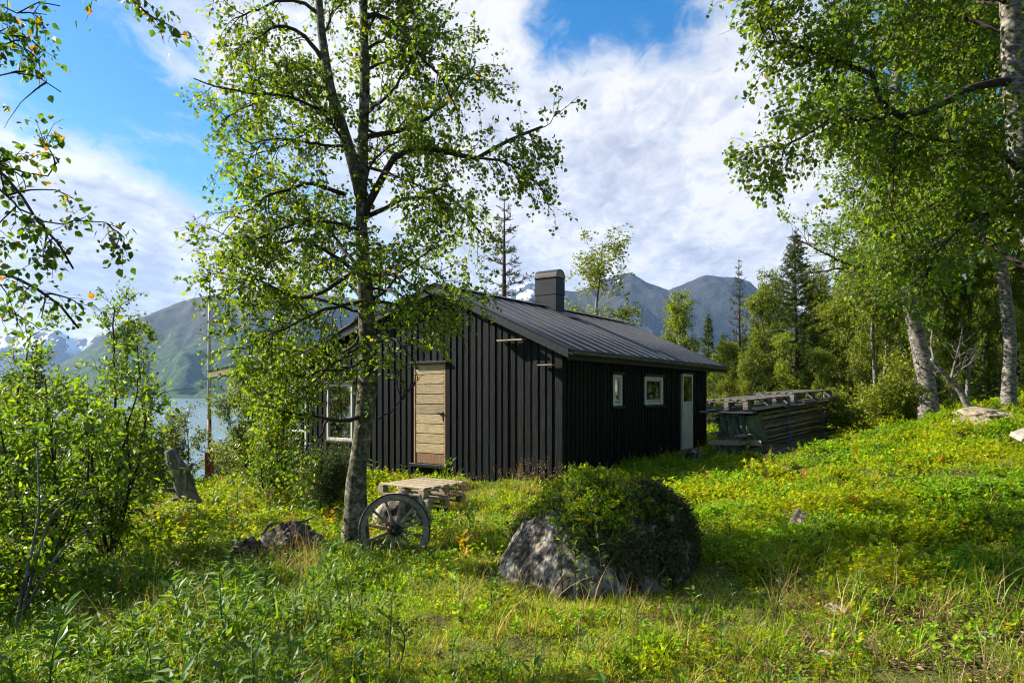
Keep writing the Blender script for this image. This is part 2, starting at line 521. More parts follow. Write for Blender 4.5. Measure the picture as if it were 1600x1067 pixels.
def glass_mat():
    m, nt, N, L = new_mat('window_glass')
    out = N('ShaderNodeOutputMaterial'); g = N('ShaderNodeBsdfGlossy'); t = N('ShaderNodeBsdfTransparent'); mx = N('ShaderNodeMixShader')
    g.inputs['Roughness'].default_value = 0.03
    g.inputs['Color'].default_value = (0.8, 0.85, 0.85, 1)
    t.inputs['Color'].default_value = (0.78, 0.82, 0.78, 1)
    fr = N('ShaderNodeFresnel'); fr.inputs['IOR'].default_value = 1.9
    ma = N('ShaderNodeMath'); ma.operation = 'MAXIMUM'; ma.inputs[1].default_value = 0.38; L(fr.outputs[0], ma.inputs[0])
    L(ma.outputs[0], mx.inputs[0]); L(t.outputs[0], mx.inputs[1]); L(g.outputs[0], mx.inputs[2])
    L(mx.outputs[0], out.inputs['Surface'])
    return m


MAT['glass'] = glass_mat()


# ------------------------------------------------------------------ ground
CP = np.array([
    (0, 0, 0), (0, 4, 0), (-3, 4, -.1), (-6, 4, -.35), (3, 3.5, .12), (6, 4, .6), (4.1, 5.5, .39), (.6, 6.2, 0), (-1.78, 7.3, 0), (-5, 8, -.35), (-3, 9.5, -.18),
    (.86, 11.9, 0), (5.1, 18.1, .22), (-3, 14.6, -.15), (-6.1, 16.7, -.45), (4.3, 13.2, .28), (7.2, 15.7, .5), (8.4, 14, 1.02), (10.3, 14, 1.28), (7.5, 10, .74), (3.5, 9, .22), (5.5, 11, .52),
    (-5.85, 12, -.41), (-8.87, 20, -1.29), (-12, 14, -1.0), (-10, 8, -.8), (0, 22, -.3), (8, 24, .3), (14, 20, 1.4), (16, 12, 2.2), (12, 6, 1.5), (0, -8, .2), (-8, -6, -.4), (8, -6, 1.2),
    (-15, 25, -2.4), (2.5, 11.3, .06), (-25, 10, -3), (25, 25, 1.6), (28, 5, 3.5), (0, 35, -2.0), (0, -25, .5), (-25, -20, -2), (25, -20, 3)], float)


def _tps():
    n = len(CP); d = np.linalg.norm(CP[:, None, :2] - CP[None, :, :2], axis=-1)
    K = np.where(d > 0, d * d * np.log(np.maximum(d, 1e-9)), 0) + np.eye(n) * 1.5
    A = np.zeros((n + 3, n + 3)); A[:n, :n] = K
    A[:n, n] = 1; A[:n, n + 1:] = CP[:, :2]; A[n:, :n] = A[:n, n:].T
    return np.linalg.solve(A, np.concatenate([CP[:, 2], np.zeros(3)]))


TPS = _tps()
CAB_O = np.array([0.86, 11.9]); CAB_X = np.array([0.568, 0.823]); CAB_Y = np.array([-0.823, 0.568])


def cab_local(x, y):
    dx = x - CAB_O[0]; dy = y - CAB_O[1]
    return dx * CAB_X[0] + dy * CAB_X[1], dx * CAB_Y[0] + dy * CAB_Y[1]


def ground_smooth(x, y):
    x = np.atleast_1d(np.asarray(x, float)); y = np.atleast_1d(np.asarray(y, float))
    r = np.hypot(x, y)
    k = np.minimum(1, 36 / np.maximum(r, 1e-6)); xx, yy = x * k, y * k
    z = np.full(x.shape, TPS[len(CP)]) + TPS[len(CP) + 1] * xx + TPS[len(CP) + 2] * yy
    for i in range(len(CP)):
        d2 = (xx - CP[i, 0]) ** 2 + (yy - CP[i, 1]) ** 2
        z = z + TPS[i] * 0.5 * d2 * np.log(np.maximum(d2, 1e-12))
    az = np.degrees(np.arctan2(x, y))
    right = sstep(-2, 22, az) * sstep(190, 120, az)
    far = -1.5 - np.maximum(0, r - 25) * 0.16 * (1 - right) - np.maximum(0, r - 70) * 0.14 * right + 2.0 * right
    behind = sstep(85, 120, np.abs(az))
    far = far * (1 - behind) + behind * (0.5 + 0.03 * r)
    far = np.maximum(far, -26)
    w = sstep(24, 50, r)
    return z * (1 - w) + far * w


def ground(x, y, bumps=True):
    x = np.atleast_1d(np.asarray(x, float)); y = np.atleast_1d(np.asarray(y, float))
    z = ground_smooth(x, y)
    if bumps:
        s, t = cab_local(x, y)
        near_cab = sstep(1.2, 0.0, np.maximum(np.maximum(-s, s - 8.5), np.maximum(-t, t - 10)))
        right = sstep(1.0, 4.5, x - 0.05 * y) * sstep(4.0, 7.0, y)
        left = sstep(-1.0, -2.2, x) * sstep(6.0, 7.5, y)
        amp = (0.06 + 0.10 * right + 0.06 * left) * (1 - 0.85 * near_cab) * sstep(60, 30, np.hypot(x, y))
        hum = np.clip(1 - np.abs(fbm(xy3(x, y, 0.95, 5.0), 3, 0.45, seed=31)), 0, 1) ** 1.5 - 0.6         # rounded hummocks
        z = z + amp * (0.7 * fbm(xy3(x, y, 1.05), 4, 0.5, seed=3) + 1.1 * hum) + 0.35 * amp * fbm(xy3(x, y, 3.3, 2.0), 3, 0.5, seed=9)
    return z


def gz(x, y, bumps=True):
    return float(ground(np.array([x]), np.array([y]), bumps)[0])


def build_ground():
    rings = np.concatenate([[0.0], np.geomspace(0.6, 420, 300)])
    az = np.radians(np.concatenate([np.linspace(-58, 58, 400), np.linspace(58, 302, 60)[1:-1]]))
    rr, aa = np.meshgrid(rings[1:], az, indexing='ij')
    x = rr * np.sin(aa); y = rr * np.cos(aa)
    z = ground(x.ravel(), y.ravel()).reshape(x.shape)
    V = np.stack([x, y, z], -1).reshape(-1, 3)
    V = np.concatenate([V, [[0, 0, gz(0, 0)]]])
    nr, na = x.shape
    i = np.arange(nr - 1)[:, None] * na; j = np.arange(na)[None, :]; j2 = (j + 1) % na
    q = np.stack([i + j, i + na + j, i + na + j2, i + j2], -1).reshape(-1, 4)[:, ::-1]
    mb = MB(); mb.add(V, q)
    c = len(V) - 1
    tri = np.stack([np.full(na, c), np.arange(na), (np.arange(na) + 1) % na], -1)[:, ::-1]
    mb.f.append(tri); mb.mi.append((na, 0))
    o = mb.build('ground', MAT['ground'], smooth=True)
    tag(o, 'mossy uneven hillside ground sloping from the right down to the lake', 'ground', kind='structure')


build_ground()


def build_lake():
    m, nt, N, L = new_mat('lake_water')
    out = N('ShaderNodeOutputMaterial'); b = N('ShaderNodeBsdfPrincipled')
    b.inputs['Base Color'].default_value = (0.13, 0.20, 0.22, 1)
    b.inputs['Roughness'].default_value = 0.22
    b.inputs['IOR'].default_value = 1.33
    tc = N('ShaderNodeTexCoord'); n = N('ShaderNodeTexNoise'); n.inputs['Scale'].default_value = 0.35; n.inputs['Detail'].default_value = 6
    L(tc.outputs['Object'], n.inputs['Vector'])
    bp = N('ShaderNodeBump'); bp.inputs['Strength'].default_value = 0.5; bp.inputs['Distance'].default_value = 0.6
    L(n.outputs[0], bp.inputs['Height']); L(bp.outputs[0], b.inputs['Normal']); L(b.outputs[0], out.inputs['Surface'])
    mb = MB()
    a = np.linspace(0, 2 * np.pi, 97)[:-1]
    radii = [60, 300, 1200, 4000, 12500]
    V = np.concatenate([np.stack([r * np.sin(a), r * np.cos(a), np.full(96, -20.0)], -1) for r in radii])
    q = []
    for k in range(len(radii) - 1):
        for j in range(96):
            j2 = (j + 1) % 96
            q.append([k * 96 + j, k * 96 + j2, (k + 1) * 96 + j2, (k + 1) * 96 + j])
    mb.add(V, np.array(q)[:, ::-1])
    o = mb.build('lake', m)
    tag(o, 'pale blue grey fjord water seen through the shrubs on the left', 'lake', kind='structure')


build_lake()


def mountain_mat(name, forest, rockc, snow_lo, snow_amt):
    m, nt, N, L = new_mat(name)
    out = N('ShaderNodeOutputMaterial'); b = N('ShaderNodeBsdfPrincipled'); b.inputs['Roughness'].default_value = 0.95; b.inputs['Specular IOR Level'].default_value = 0.1
    g = N('ShaderNodeNewGeometry'); sp = N('ShaderNodeSeparateXYZ'); L(g.outputs['Position'], sp.inputs[0])
    n = N('ShaderNodeTexNoise'); n.inputs['Scale'].default_value = 0.0022; n.inputs['Detail'].default_value = 12; n.inputs['Roughness'].default_value = 0.65
    L(g.outputs['Position'], n.inputs['Vector'])
    # tree line
    ad = N('ShaderNodeMath'); ad.operation = 'MULTIPLY_ADD'; ad.inputs[1].default_value = 420; L(n.outputs[0], ad.inputs[0]); L(sp.outputs[2], ad.inputs[2])
    mr = N('ShaderNodeMapRange'); mr.inputs['From Min'].default_value = 480; mr.inputs['From Max'].default_value = 760; L(ad.outputs[0], mr.inputs['Value'])
    n2 = N('ShaderNodeTexNoise'); n2.inputs['Scale'].default_value = 0.012; n2.inputs['Detail'].default_value = 10; n2.inputs['Roughness'].default_value = 0.7
    L(g.outputs['Position'], n2.inputs['Vector'])
    rf = ramp(N, [(0.3, tuple(c * 0.55 for c in forest)), (0.55, forest), (0.75, tuple(c * 1.9 for c in forest))]); L(n2.outputs[0], rf.inputs[0])
    rr = ramp(N, [(0.3, tuple(c * 0.6 for c in rockc)), (0.7, tuple(c * 1.35 for c in rockc))]); L(n2.outputs[0], rr.inputs[0])
    mx = N('ShaderNodeMix'); mx.data_type = 'RGBA'; L(mr.outputs[0], mx.inputs['Factor']); L(rf.outputs[0], mx.inputs['A']); L(rr.outputs[0], mx.inputs['B'])
    # snow lies in high hollows
    n3 = N('ShaderNodeTexNoise'); n3.inputs['Scale'].default_value = 0.0045; n3.inputs['Detail'].default_value = 5; L(g.outputs['Position'], n3.inputs['Vector'])
    s1 = N('ShaderNodeMapRange'); s1.inputs['From Min'].default_value = snow_lo; s1.inputs['From Max'].default_value = snow_lo + 160; L(sp.outputs[2], s1.inputs['Value'])
    s2 = N('ShaderNodeMapRange'); s2.inputs['From Min'].default_value = snow_amt; s2.inputs['From Max'].default_value = snow_amt + 0.02; L(n3.outputs[0], s2.inputs['Value'])
    sm = N('ShaderNodeMath'); sm.operation = 'MULTIPLY'; L(s1.outputs[0], sm.inputs[0]); L(s2.outputs[0], sm.inputs[1])
    mx2 = N('ShaderNodeMix'); mx2.data_type = 'RGBA'; L(sm.outputs[0], mx2.inputs['Factor']); L(mx.outputs['Result'], mx2.inputs['A']); mx2.inputs['B'].default_value = (0.8, 0.82, 0.85, 1)
    L(mx2.outputs['Result'], b.inputs['Base Color'])
    bp = N('ShaderNodeBump'); bp.inputs['Strength'].default_value = 1.0; bp.inputs['Distance'].default_value = 40; L(n2.outputs[0], bp.inputs['Height']); L(bp.outputs[0], b.inputs['Normal'])
    L(b.outputs[0], out.inputs['Surface'])
    return m


def mountain(name, label, prof, r_foot, r_crest, r_back, mat, seed, rough=1.0, foot=-24.0):
    """prof: skyline as (pixel x, pixel y) of the crest; heightfield on a polar grid"""
    px = np.array([p[0] for p in prof], float); py = np.array([p[1] for p in prof], float)
    xs = np.linspace(px[0], px[-1], 380)
    crest_ang = (616 - np.interp(xs, px, py)) / F
    tanaz = (xs - 800) / F
    nr = 110
    tt = np.linspace(0, 1.45, nr)
    yd = np.where(tt <= 1, r_foot + (r_crest - r_foot) * tt, r_crest + (r_back - r_crest) * (tt - 1) / 0.45)
    Y, T = np.meshgrid(yd, tanaz, indexing='ij')
    TT = np.meshgrid(tt, tanaz, indexing='ij')[0]
    H = np.meshgrid(yd, crest_ang, indexing='ij')[1] * r_crest + EYE
    up = np.clip(TT, 0, 1)
    shape = np.where(TT <= 1, 0.18 * up + 0.82 * up ** 1.35, np.clip(1 - (TT - 1) * 1.1, 0, 1))
    X = T * Y
    n = fbm(xy3(X, Y, 1 / 900.0), 6, 0.52, seed=seed)
    ridged = 1 - np.abs(fbm(xy3(X + 0.35 * Y, Y * 0.45, 1 / 700.0, 5.0), 5, 0.5, seed=seed + 5))
    mod = (4 * up * (1 - up)) ** 0.7 * (TT <= 1)
    Z = foot + (H - foot) * shape + rough * mod * (150 * n + 240 * (ridged - 0.7)) * np.clip(H / 700, 0.2, 1.2)
    Z = Z + rough * 13 * fbm(xy3(X, Y, 1 / 170.0), 5, 0.6, seed=seed + 2) * np.clip(up * 3, 0, 1)
    Z = np.maximum(Z, foot - 6)
    V = np.stack([X, Y, Z], -1).reshape(-1, 3)
    na = len(tanaz)
    i = np.arange(nr - 1)[:, None] * na; j = np.arange(na - 1)[None, :]
    q = np.stack([i + j, i + j + 1, i + na + j + 1, i + na + j], -1).reshape(-1, 4)
    mb = MB(); mb.add(V, q)
    o = mb.build(name, mat, smooth=True)
    tag(o, label, 'mountain', kind='structure')


MM1 = mountain_mat('forested_mountain', (0.045, 0.080, 0.020), (0.060, 0.058, 0.046), 700, 0.74)
MM2 = mountain_mat('bare_mountain', (0.026, 0.038, 0.018), (0.042, 0.041, 0.040), 620, 0.70)
MM3 = mountain_mat('snowy_mountain', (0.045, 0.055, 0.04), (0.09, 0.09, 0.09), 500, 0.50)
mountain('mountain', 'long green mountain across the fjord, left of the birch trunk',
         [(-700, 470), (-300, 540), (-60, 600), (60, 590), (130, 548), (190, 503), (245, 487), (290, 470), (322, 461), (350, 463), (372, 467), (402, 457), (450, 452), (520, 462), (600, 470), (660, 478), (740, 500), (840, 560), (960, 606)],
         3700, 5600, 7200, MM1, 11)
mountain('mountain', 'bare grey double topped mountain behind the cabin roof',
         [(760, 560), (820, 480), (870, 452), (900, 455), (930, 446), (965, 430), (985, 427), (1010, 440), (1045, 453), (1075, 440), (1100, 433), (1118, 431), (1150, 433), (1172, 441), (1192, 460), (1230, 480), (1300, 500), (1420, 470), (1600, 450), (2000, 480)],
         4600, 6600, 8600, MM2, 23, 0.8)
mountain('mountain', 'distant snow streaked peaks at the far left horizon',
         [(-900, 520), (-300, 500), (-100, 512), (0, 524), (30, 517), (60, 521), (90, 514), (120, 530), (200, 515), (300, 490), (360, 462), (385, 449), (410, 462), (500, 500), (640, 480), (760, 468), (800, 452), (828, 441), (850, 452), (900, 480), (1000, 520), (1100, 560)],
         8200, 9800, 11500, MM3, 37)


def build_haze():
    mb = MB(); mb.box((-12000, -800, -60), (12000, 11900, 1950))
    m, nt, N, L = new_mat('air_haze')
    out = N('ShaderNodeOutputMaterial'); v = N('ShaderNodeVolumePrincipled')
    v.inputs['Color'].default_value = (0.36, 0.60, 1.0, 1)
    v.inputs['Density'].default_value = HAZE
    v.inputs['Anisotropy'].default_value = 0.2
    L(v.outputs[0], out.inputs['Volume'])
    o = mb.build('haze', m)
    tag(o, 'thin bluish air haze between the cabin and the mountains', 'haze', kind='stuff')


HAZE = 3.0e-5
build_haze()

# ------------------------------------------------------------------ the cabin
CAB_RZ = math.atan2(0.823, 0.568)
cabin = empty('cabin', (CAB_O[0], CAB_O[1], 0), CAB_RZ)
tag(cabin, 'black timber cabin with boarded up door and dark corrugated roof', 'cabin')
S_LEN, T_LEN = 7.5, 8.5


def roof_z(t):
    if t <= 2.78: return 2.46 + 0.453 * t
    if t <= 6.9: return 3.72 - 0.29 * (t - 2.78)
    return 2.525 - 0.10 * (t - 6.9)


# openings in local t (gable) or s (side wall): a0, a1, z0, z1
G_OPEN = {'door': (2.60, 3.43, 0.22, 2.21), 'window': (5.23, 6.06, 0.58, 1.83), 'glazed': (6.76, 7.42, -0.22, 2.17)}
W_OPEN = {'small': (1.94, 2.34, 1.37, 1.99), 'wide': (3.48, 4.48, 1.37, 1.99), 'door': (5.72, 6.43, 0.26, 2.10)}


def wall_boards(parent, length, opens, top, bottom, along, rs):
    """vertical lapped boards: wide proud ones over narrow recessed ones; every board an object"""
    a = 0.0; k = 0
    while a < length - 0.02:
        wv = 0.105 + rs.uniform(-0.016, 0.014); gap = 0.052 + rs.uniform(-0.012, 0.014)
        for lo, hi, d0, d1 in ((a, a + wv, -0.038, -0.022), (a + wv - 0.02, a + wv + gap + 0.02, -0.021, -0.002)):
            hi = min(hi, length)
            if hi - lo < 0.02: continue
            segs = [(bottom(0.5 * (lo + hi)), None)]
            mid = 0.5 * (lo + hi)
            cut = [o for o in opens if o[0] - 0.05 < mid < o[1] + 0.05]
            z = bottom(mid)
            pieces = []
            for o in sorted(cut, key=lambda o: o[2]):
                pieces.append((z, o[2] - 0.04)); z = o[3] + 0.04
            pieces.append((z, None))
            for z0, z1 in pieces:
                j = rs.uniform(-0.004, 0.004)
                t0 = top(lo) if z1 is None else z1
                t1 = top(hi) if z1 is None else z1
                if min(t0, t1) - z0 < 0.04: continue
                dd = rs.uniform(-0.005, 0.004)
                c = [(lo, d0 + dd), (hi, d0 + dd), (hi, d1), (lo, d1)]
                ce = 0.003
                # section with slightly eased outer edges
                sec = [(lo, d1), (lo, d0 + dd + ce), (lo + ce, d0 + dd), (hi - ce, d0 + dd), (hi, d0 + dd + ce), (hi, d1)]
                V = []
                for p, d in sec:
                    V.append((p, d, z0))
                for p, d in sec:
                    tz = t0 + (t1 - t0) * (p - lo) / (hi - lo)
                    V.append((p, d, tz))
                V = np.array(V)
                if along == 's': W = V.copy()                     # side wall: x=s, y=depth (outwards is -y)
                else: W = np.stack([V[:, 1], V[:, 0], V[:, 2]], -1)   # gable: y=t, x=depth (outwards is -x)
                org = W[0].copy()
                f4 = [[i, (i + 1) % 6, (i + 1) % 6 + 6, i + 6] for i in range(6)]
                mb = MB()
                if along == 's':
                    f4 = [f for f in f4]
                else:
                    f4 = [f[::-1] for f in f4]
                mb.add(W - org, f4)
                cap = np.array([[0, 1, 2, 3, 4, 5], [6, 7, 8, 9, 10, 11]])
                mb.f.append(cap); mb.mi.append((2, 0))
                mb.build('board', MAT['blackwood'], parent, loc=org)
        a += wv + gap; k += 1


rs = random.Random(5)


def gable_bottom(t):
    p = CAB_O + CAB_Y * t
    return gz(p[0], p[1], False) - 0.12


def side_bottom(s):
    p = CAB_O + CAB_X * s
    return gz(p[0], p[1], False) - 0.12


mb = MB()      # the gable wall core
poly = [(0, -0.6), (T_LEN, -0.9)] + [(t, roof_z(t) - 0.14) for t in (T_LEN, 6.9, 2.78, 0)]
V = [(0.10, t, z) for t, z in poly] + [(0.18, t, z) for t, z in poly]
mb.add(V, [[0, 1, 2, 3, 4, 5][::-1]]); mb.f.append(np.array([[6, 7, 8, 9, 10, 11]])); mb.mi.append((1, 0))
mb.f.append(np.array([[i, (i + 1) % 6, (i + 1) % 6 + 6, i + 6] for i in range(6)])); mb.mi.append((6, 0))
gable = mb.build('gable_wall', MAT['interior'], cabin)
mb = MB(); mb.box((0.19, 0.10, -0.6), (S_LEN, 0.18, roof_z(0) - 0.12))
side = mb.build('side_wall', MAT['interior'], cabin)
mb = MB(); mb.box((S_LEN - 0.1, 0.19, -0.6), (S_LEN, T_LEN, roof_z(7.5) - 0.2)); mb.box((0.19, T_LEN - 0.1, -0.9), (S_LEN - 0.11, T_LEN, roof_z(T_LEN) - 0.14))
mb.build('back_wall', MAT['blackwood'], cabin)
wall_boards(gable, T_LEN, list(G_OPEN.values()), lambda t: roof_z(t) - 0.075, gable_bottom, 't', rs)
wall_boards(side, S_LEN, list(W_OPEN.values()), lambda s: roof_z(0) - 0.10, side_bottom, 's', rs)
mb = MB(); mb.box((-0.052, -0.052, gable_bottom(0)), (-0.001, -0.001, roof_z(0) - 0.1), bev=0.004)
mb.build('corner_post', MAT['blackwood'], cabin)


def gbox(mb, t0, t1, z0, z1, d0, d1, bev=0.004):
    mb.box((d0, t0, z0), (d1, t1, z1), bev=bev)


def sbox(mb, s0, s1, z0, z1, d0, d1, bev=0.004):
    mb.box((s0, d0, z0), (s1, d1, z1), bev=bev)


def gwin(fn, a0, a1, z0, z1, name, fw, rails=(), lining=True, mull=()):
    mb = MB()
    fn(mb, a0, a0 + fw, z0, z1, -0.052, 0.03); fn(mb, a1 - fw, a1, z0, z1, -0.052, 0.03)
    fn(mb, a0 + fw, a1 - fw, z1 - fw, z1, -0.050, 0.03); fn(mb, a0 + fw, a1 - fw, z0, z0 + fw * 1.2, -0.050, 0.03)
    for zr in rails: fn(mb, a0 + fw, a1 - fw, zr - 0.02, zr + 0.02, -0.046, 0.02)
    f = mb.build('window_frame' if 'door' not in name else 'door_frame', MAT['whitepaint'], cabin)
    mb = MB()
    i = fw + 0.006
    fn(mb, a0 + i, a1 - i, z0 + i * 1.2, z1 - i, -0.012, -0.006, 0)
    mb.build('pane', MAT['glass'], f)
    if lining:
        mb = MB(); g = 0.055
        fn(mb, a0 + i, a0 + i + g * 2.2, z0 + i * 1.2, z1 - i, 0.035, 0.09, 0); fn(mb, a0 + i + g * 2.2, a1 - i, z1 - i - g * 3, z1 - i, 0.037, 0.09, 0)
        for m_ in mull: fn(mb, m_ - 0.02, m_ + 0.02, z0 + i, z1 - i - g * 3, 0.040, 0.088, 0)
        mb.build('inner_lining', MAT['tanwood'], f)
    # casing strips above and below, black
    for za_, zb_ in ((z1 + 0.004, z1 + 0.055), (z0 - 0.055, z0 - 0.004)):
        mb = MB(); fn(mb, a0 - 0.07, a1 + 0.07, za_, zb_, -0.085, -0.005); mb.build('casing', MAT['blacktrim'], f)
    return f


f1 = gwin(gbox, *G_OPEN['window'], 'window', 0.05, mull=(5.42,)); f1['label'] = 'white framed window beside the birch trunk'
f2 = gwin(gbox, *G_OPEN['glazed'], 'glazed', 0.06, rails=(0.75,)); f2['label'] = 'tall white framed window at the far left of the gable'
f3 = gwin(sbox, *W_OPEN['small'], 'small', 0.055, lining=False); f3['label'] = 'narrow white window nearest the cabin corner'
f4 = gwin(sbox, *W_OPEN['wide'], 'wide', 0.06, lining=False); f4['label'] = 'wide white window in the shaded wall'
# second sash inside the two small windows
for fr, (a0, a1, z0, z1) in ((f3, W_OPEN['small']), (f4, W_OPEN['wide'])):
    mb = MB(); g = 0.063; w = 0.032
    sbox(mb, a0 + g, a0 + g + w, z0 + g + .02, z1 - g, -0.040, 0.0); sbox(mb, a1 - g - w, a1 - g, z0 + g + .02, z1 - g, -0.040, 0.0)
    sbox(mb, a0 + g + w, a1 - g - w, z1 - g - w, z1 - g, -0.038, 0.0); sbox(mb, a0 + g + w, a1 - g - w, z0 + g + .02, z0 + g + .02 + w, -0.038, 0.0)
    mb.build('sash', MAT['whitepaint'], fr)
# boarded up door of the gable
a0, a1, z0, z1 = G_OPEN['door']
mb = MB(); gbox(mb, a0, a0 + 0.035, z0, z1, -0.040, 0.03); gbox(mb, a1 - 0.035, a1, z0, z1, -0.040, 0.03); gbox(mb, a0 + .035, a1 - .035, z1 - 0.02, z1, -0.040, 0.03)
door = mb.build('boarded_door', MAT['tanwood'], cabin); door['label'] = 'boarded up door of pale horizontal planks'
for za_, zb_ in ((z1 + .004, z1 + .05), (z0 - .07, z0 - .004)):
    mb = MB(); gbox(mb, a0 - .07, a1 + .07, za_, zb_, -0.10, -0.005); mb.build('casing', MAT['blacktrim'], door)
zz = z0 + 0.205; npl = 9; hh = (z1 - 0.022 - zz) / npl
for k in range(npl):
    mb = MB(); gbox(mb, a0 + .038, a1 - .038, zz + k * hh + 0.008, zz + (k + 1) * hh - 0.006, -0.030 - rs.uniform(0, 0.005), 0.0, 0.004)
    o = mb.build('plank', MAT['doorwood'], door)
mb = MB(); gbox(mb, a0 + .038, a1 - .038, z0 + 0.004, z0 + 0.20, -0.027, 0.0)
mb.build('kick_board', MAT['doorwood_low'], door)
mb = MB()
for k in range(npl):
    for e in (a0 + 0.06, a1 - 0.06):
        for dz in (0.05, 0.15): gbox(mb, e - .005, e + .005, zz + k * hh + dz - .005, zz + k * hh + dz + .005, -0.036, -0.03, 0)
mb.build('nail_heads', MAT['iron'], door)
mb = MB(); gbox(mb, a0 + 0.05, a0 + 0.19, 1.22, 1.245, -0.07, -0.045, .005); gbox(mb, a0 + 0.05, a0 + 0.075, 1.08, 1.26, -0.045, -0.03, .003)
mb.build('handle', MAT['iron'], door)
# white door of the side wall
a0, a1, z0, z1 = W_OPEN['door']
mb = MB(); fw = 0.06
sbox(mb, a0, a0 + fw, z0, z1, -0.050, 0.03); sbox(mb, a1 - fw, a1, z0, z1, -0.050, 0.03); sbox(mb, a0 + fw, a1 - fw, z1 - fw, z1, -0.048, 0.03)
sbox(mb, a0 + fw, a1 - fw, z0 + 1.10, z0 + 1.16, -0.046, 0.03)
wd = mb.build('door', MAT['whitepaint'], cabin); wd['label'] = 'worn white door with a glazed top'
mb = MB(); sbox(mb, a0 + fw, a1 - fw, z0, z0 + 1.098, -0.040, 0.02); mb.build('door_panel', MAT['whitepaint'], wd)
mb = MB(); sbox(mb, a0 + fw + .005, a1 - fw - .005, z0 + 1.165, z1 - fw - .005, -0.030, -0.024, 0); mb.build('pane', MAT['glass'], wd)
mb = MB(); sbox(mb, a0 + fw, a1 - fw, z0 + 1.17, z1 - fw, 0.03, 0.05, 0); mb.build('blind', MAT['curtain'], wd)
mb = MB(); sbox(mb, a1 - .05, a1 - .03, z0 + 0.98, z0 + 1.0, -0.09, -0.05, 0); sbox(mb, a1 - .13, a1 - .03, z0 + 0.98, z0 + 1.0, -0.105, -0.088, .004); mb.build('handle', MAT['iron'], wd)
mb = MB(); sbox(mb, a0 - .06, a1 + .06, z1 + .004, z1 + .05, -0.08, -0.005); mb.build('casing', MAT['blacktrim'], wd)
mb = MB(); sbox(mb, a0 - .1, a1 + .1, z0 - .16, z0 - .006, -0.35, -0.005, .01); mb.build('door_step', MAT['greywood'], wd)

# roof: corrugated sheets laid down the slopes
roof = empty('roof'); roof.parent = cabin
S0, S1 = -0.15, 8.55


def sheet(s0, s1, ta, tb, lift):
    n = max(2, int((s1 - s0) / 0.095 * 6))
    ss = np.linspace(s0, s1, n + 1)
    z = 0.011 * np.sin(ss / 0.095 * 2 * np.pi)
    rows = []
    for t in np.linspace(ta, tb, 3):
        rows.append(np.stack([ss, np.full(n + 1, t), roof_z(t) + z + lift + 0.02], -1))
    V = np.concatenate(rows); m = n + 1
    q = np.array([[r * m + i, r * m + i + 1, (r + 1) * m + i + 1, (r + 1) * m + i] for r in range(2) for i in range(n)])
    mb = MB(); mb.add(V, q)
    low = V.copy(); low[:, 2] -= 0.006
    mb.add(low, q[:, ::-1])
    # edge strip along the eave so that the sheet has thickness
    e = np.array([[i, i + len(V), i + 1 + len(V), i + 1] for i in range(n)])
    mb.f.append(e); mb.mi.append((len(e), 0))
    mb.build('roof_sheet', MAT['roof'], roof, smooth=True)


MAT['seam'] = surf('seam_light_colour', [(0.3, (0.11, 0.105, 0.11)), (0.7, (0.21, 0.20, 0.205))], scale=6, rough=0.4, bump=0.05)
wid = 0.95
for i in range(1, 18):          # raised sheet seams down the visible slope, coloured paler for ribs catching light
    s = S0 + .475 * i + rs.uniform(-.03, .03)
    if s > S1 - .1: break
    mb = MB(); V = [(s + ds, t, roof_z(t) + .045 + dz) for dz in (-.012, .004) for ds, t in ((-.004, -.26), (.004, -.26), (.004, 2.62), (-.004, 2.62))]
    mb.add(V, [[0, 3, 2, 1], [4, 5, 6, 7], [0, 1, 5, 4], [1, 2, 6, 5], [2, 3, 7, 6], [3, 0, 4, 7]]); mb.build('sheet_seam', MAT['seam'], roof)
for slope, (ta, tb) in enumerate(((-0.27, 2.79), (2.79, 6.92), (6.92, 10.55))):
    s = S0; k = 0
    while s < S1 - 0.05:
        e = min(s + wid + 0.05, S1)
        sheet(s, e, ta, tb, 0.0045 * (k % 2)); s += wid; k += 1
mb = MB()     # ridge cap
mb.box((S0, -0.14, -0.004), (S1, 0.0, 0.004), M=Matrix.Translation((0, 2.785, 3.785)) @ Matrix.Rotation(math.atan(0.40), 4, 'X'))
mb.box((S0, 0.003, -0.004), (S1, 0.14, 0.004), M=Matrix.Translation((0, 2.785, 3.785)) @ Matrix.Rotation(-math.atan(0.27), 4, 'X'))
mb.build('ridge_cap', MAT['roof'], roof)
mb = MB()     # roof deck under the sheets
for ta, tb in ((-0.20, 2.78), (2.782, 6.9), (6.902, 10.45)):
    for (lo, hi) in ((-0.06, -0.005),):
        V = [(s, t, roof_z(t) + dz - 0.012) for dz in (lo, hi) for s, t in ((S0 + .05, ta), (S1 - .05, ta), (S1 - .05, tb), (S0 + .05, tb))]
        mb.add(V, [[0, 3, 2, 1], [4, 5, 6, 7], [0, 1, 5, 4], [1, 2, 6, 5], [2, 3, 7, 6], [3, 0, 4, 7]])
mb.build('roof_deck', MAT['blacktrim'], roof)


def rake(s0, s1, mat, name, lo, hi, ranges):
    for ta, tb in ranges:
        mb = MB()
        V = [(s, t, roof_z(t) + dz) for dz in (lo, hi) for s, t in ((s0, ta), (s1, ta), (s1, tb), (s0, tb))]
        mb.add(V, [[0, 3, 2, 1], [4, 5, 6, 7], [0, 1, 5, 4], [1, 2, 6, 5], [2, 3, 7, 6], [3, 0, 4, 7]])
        mb.build(name, mat, roof)


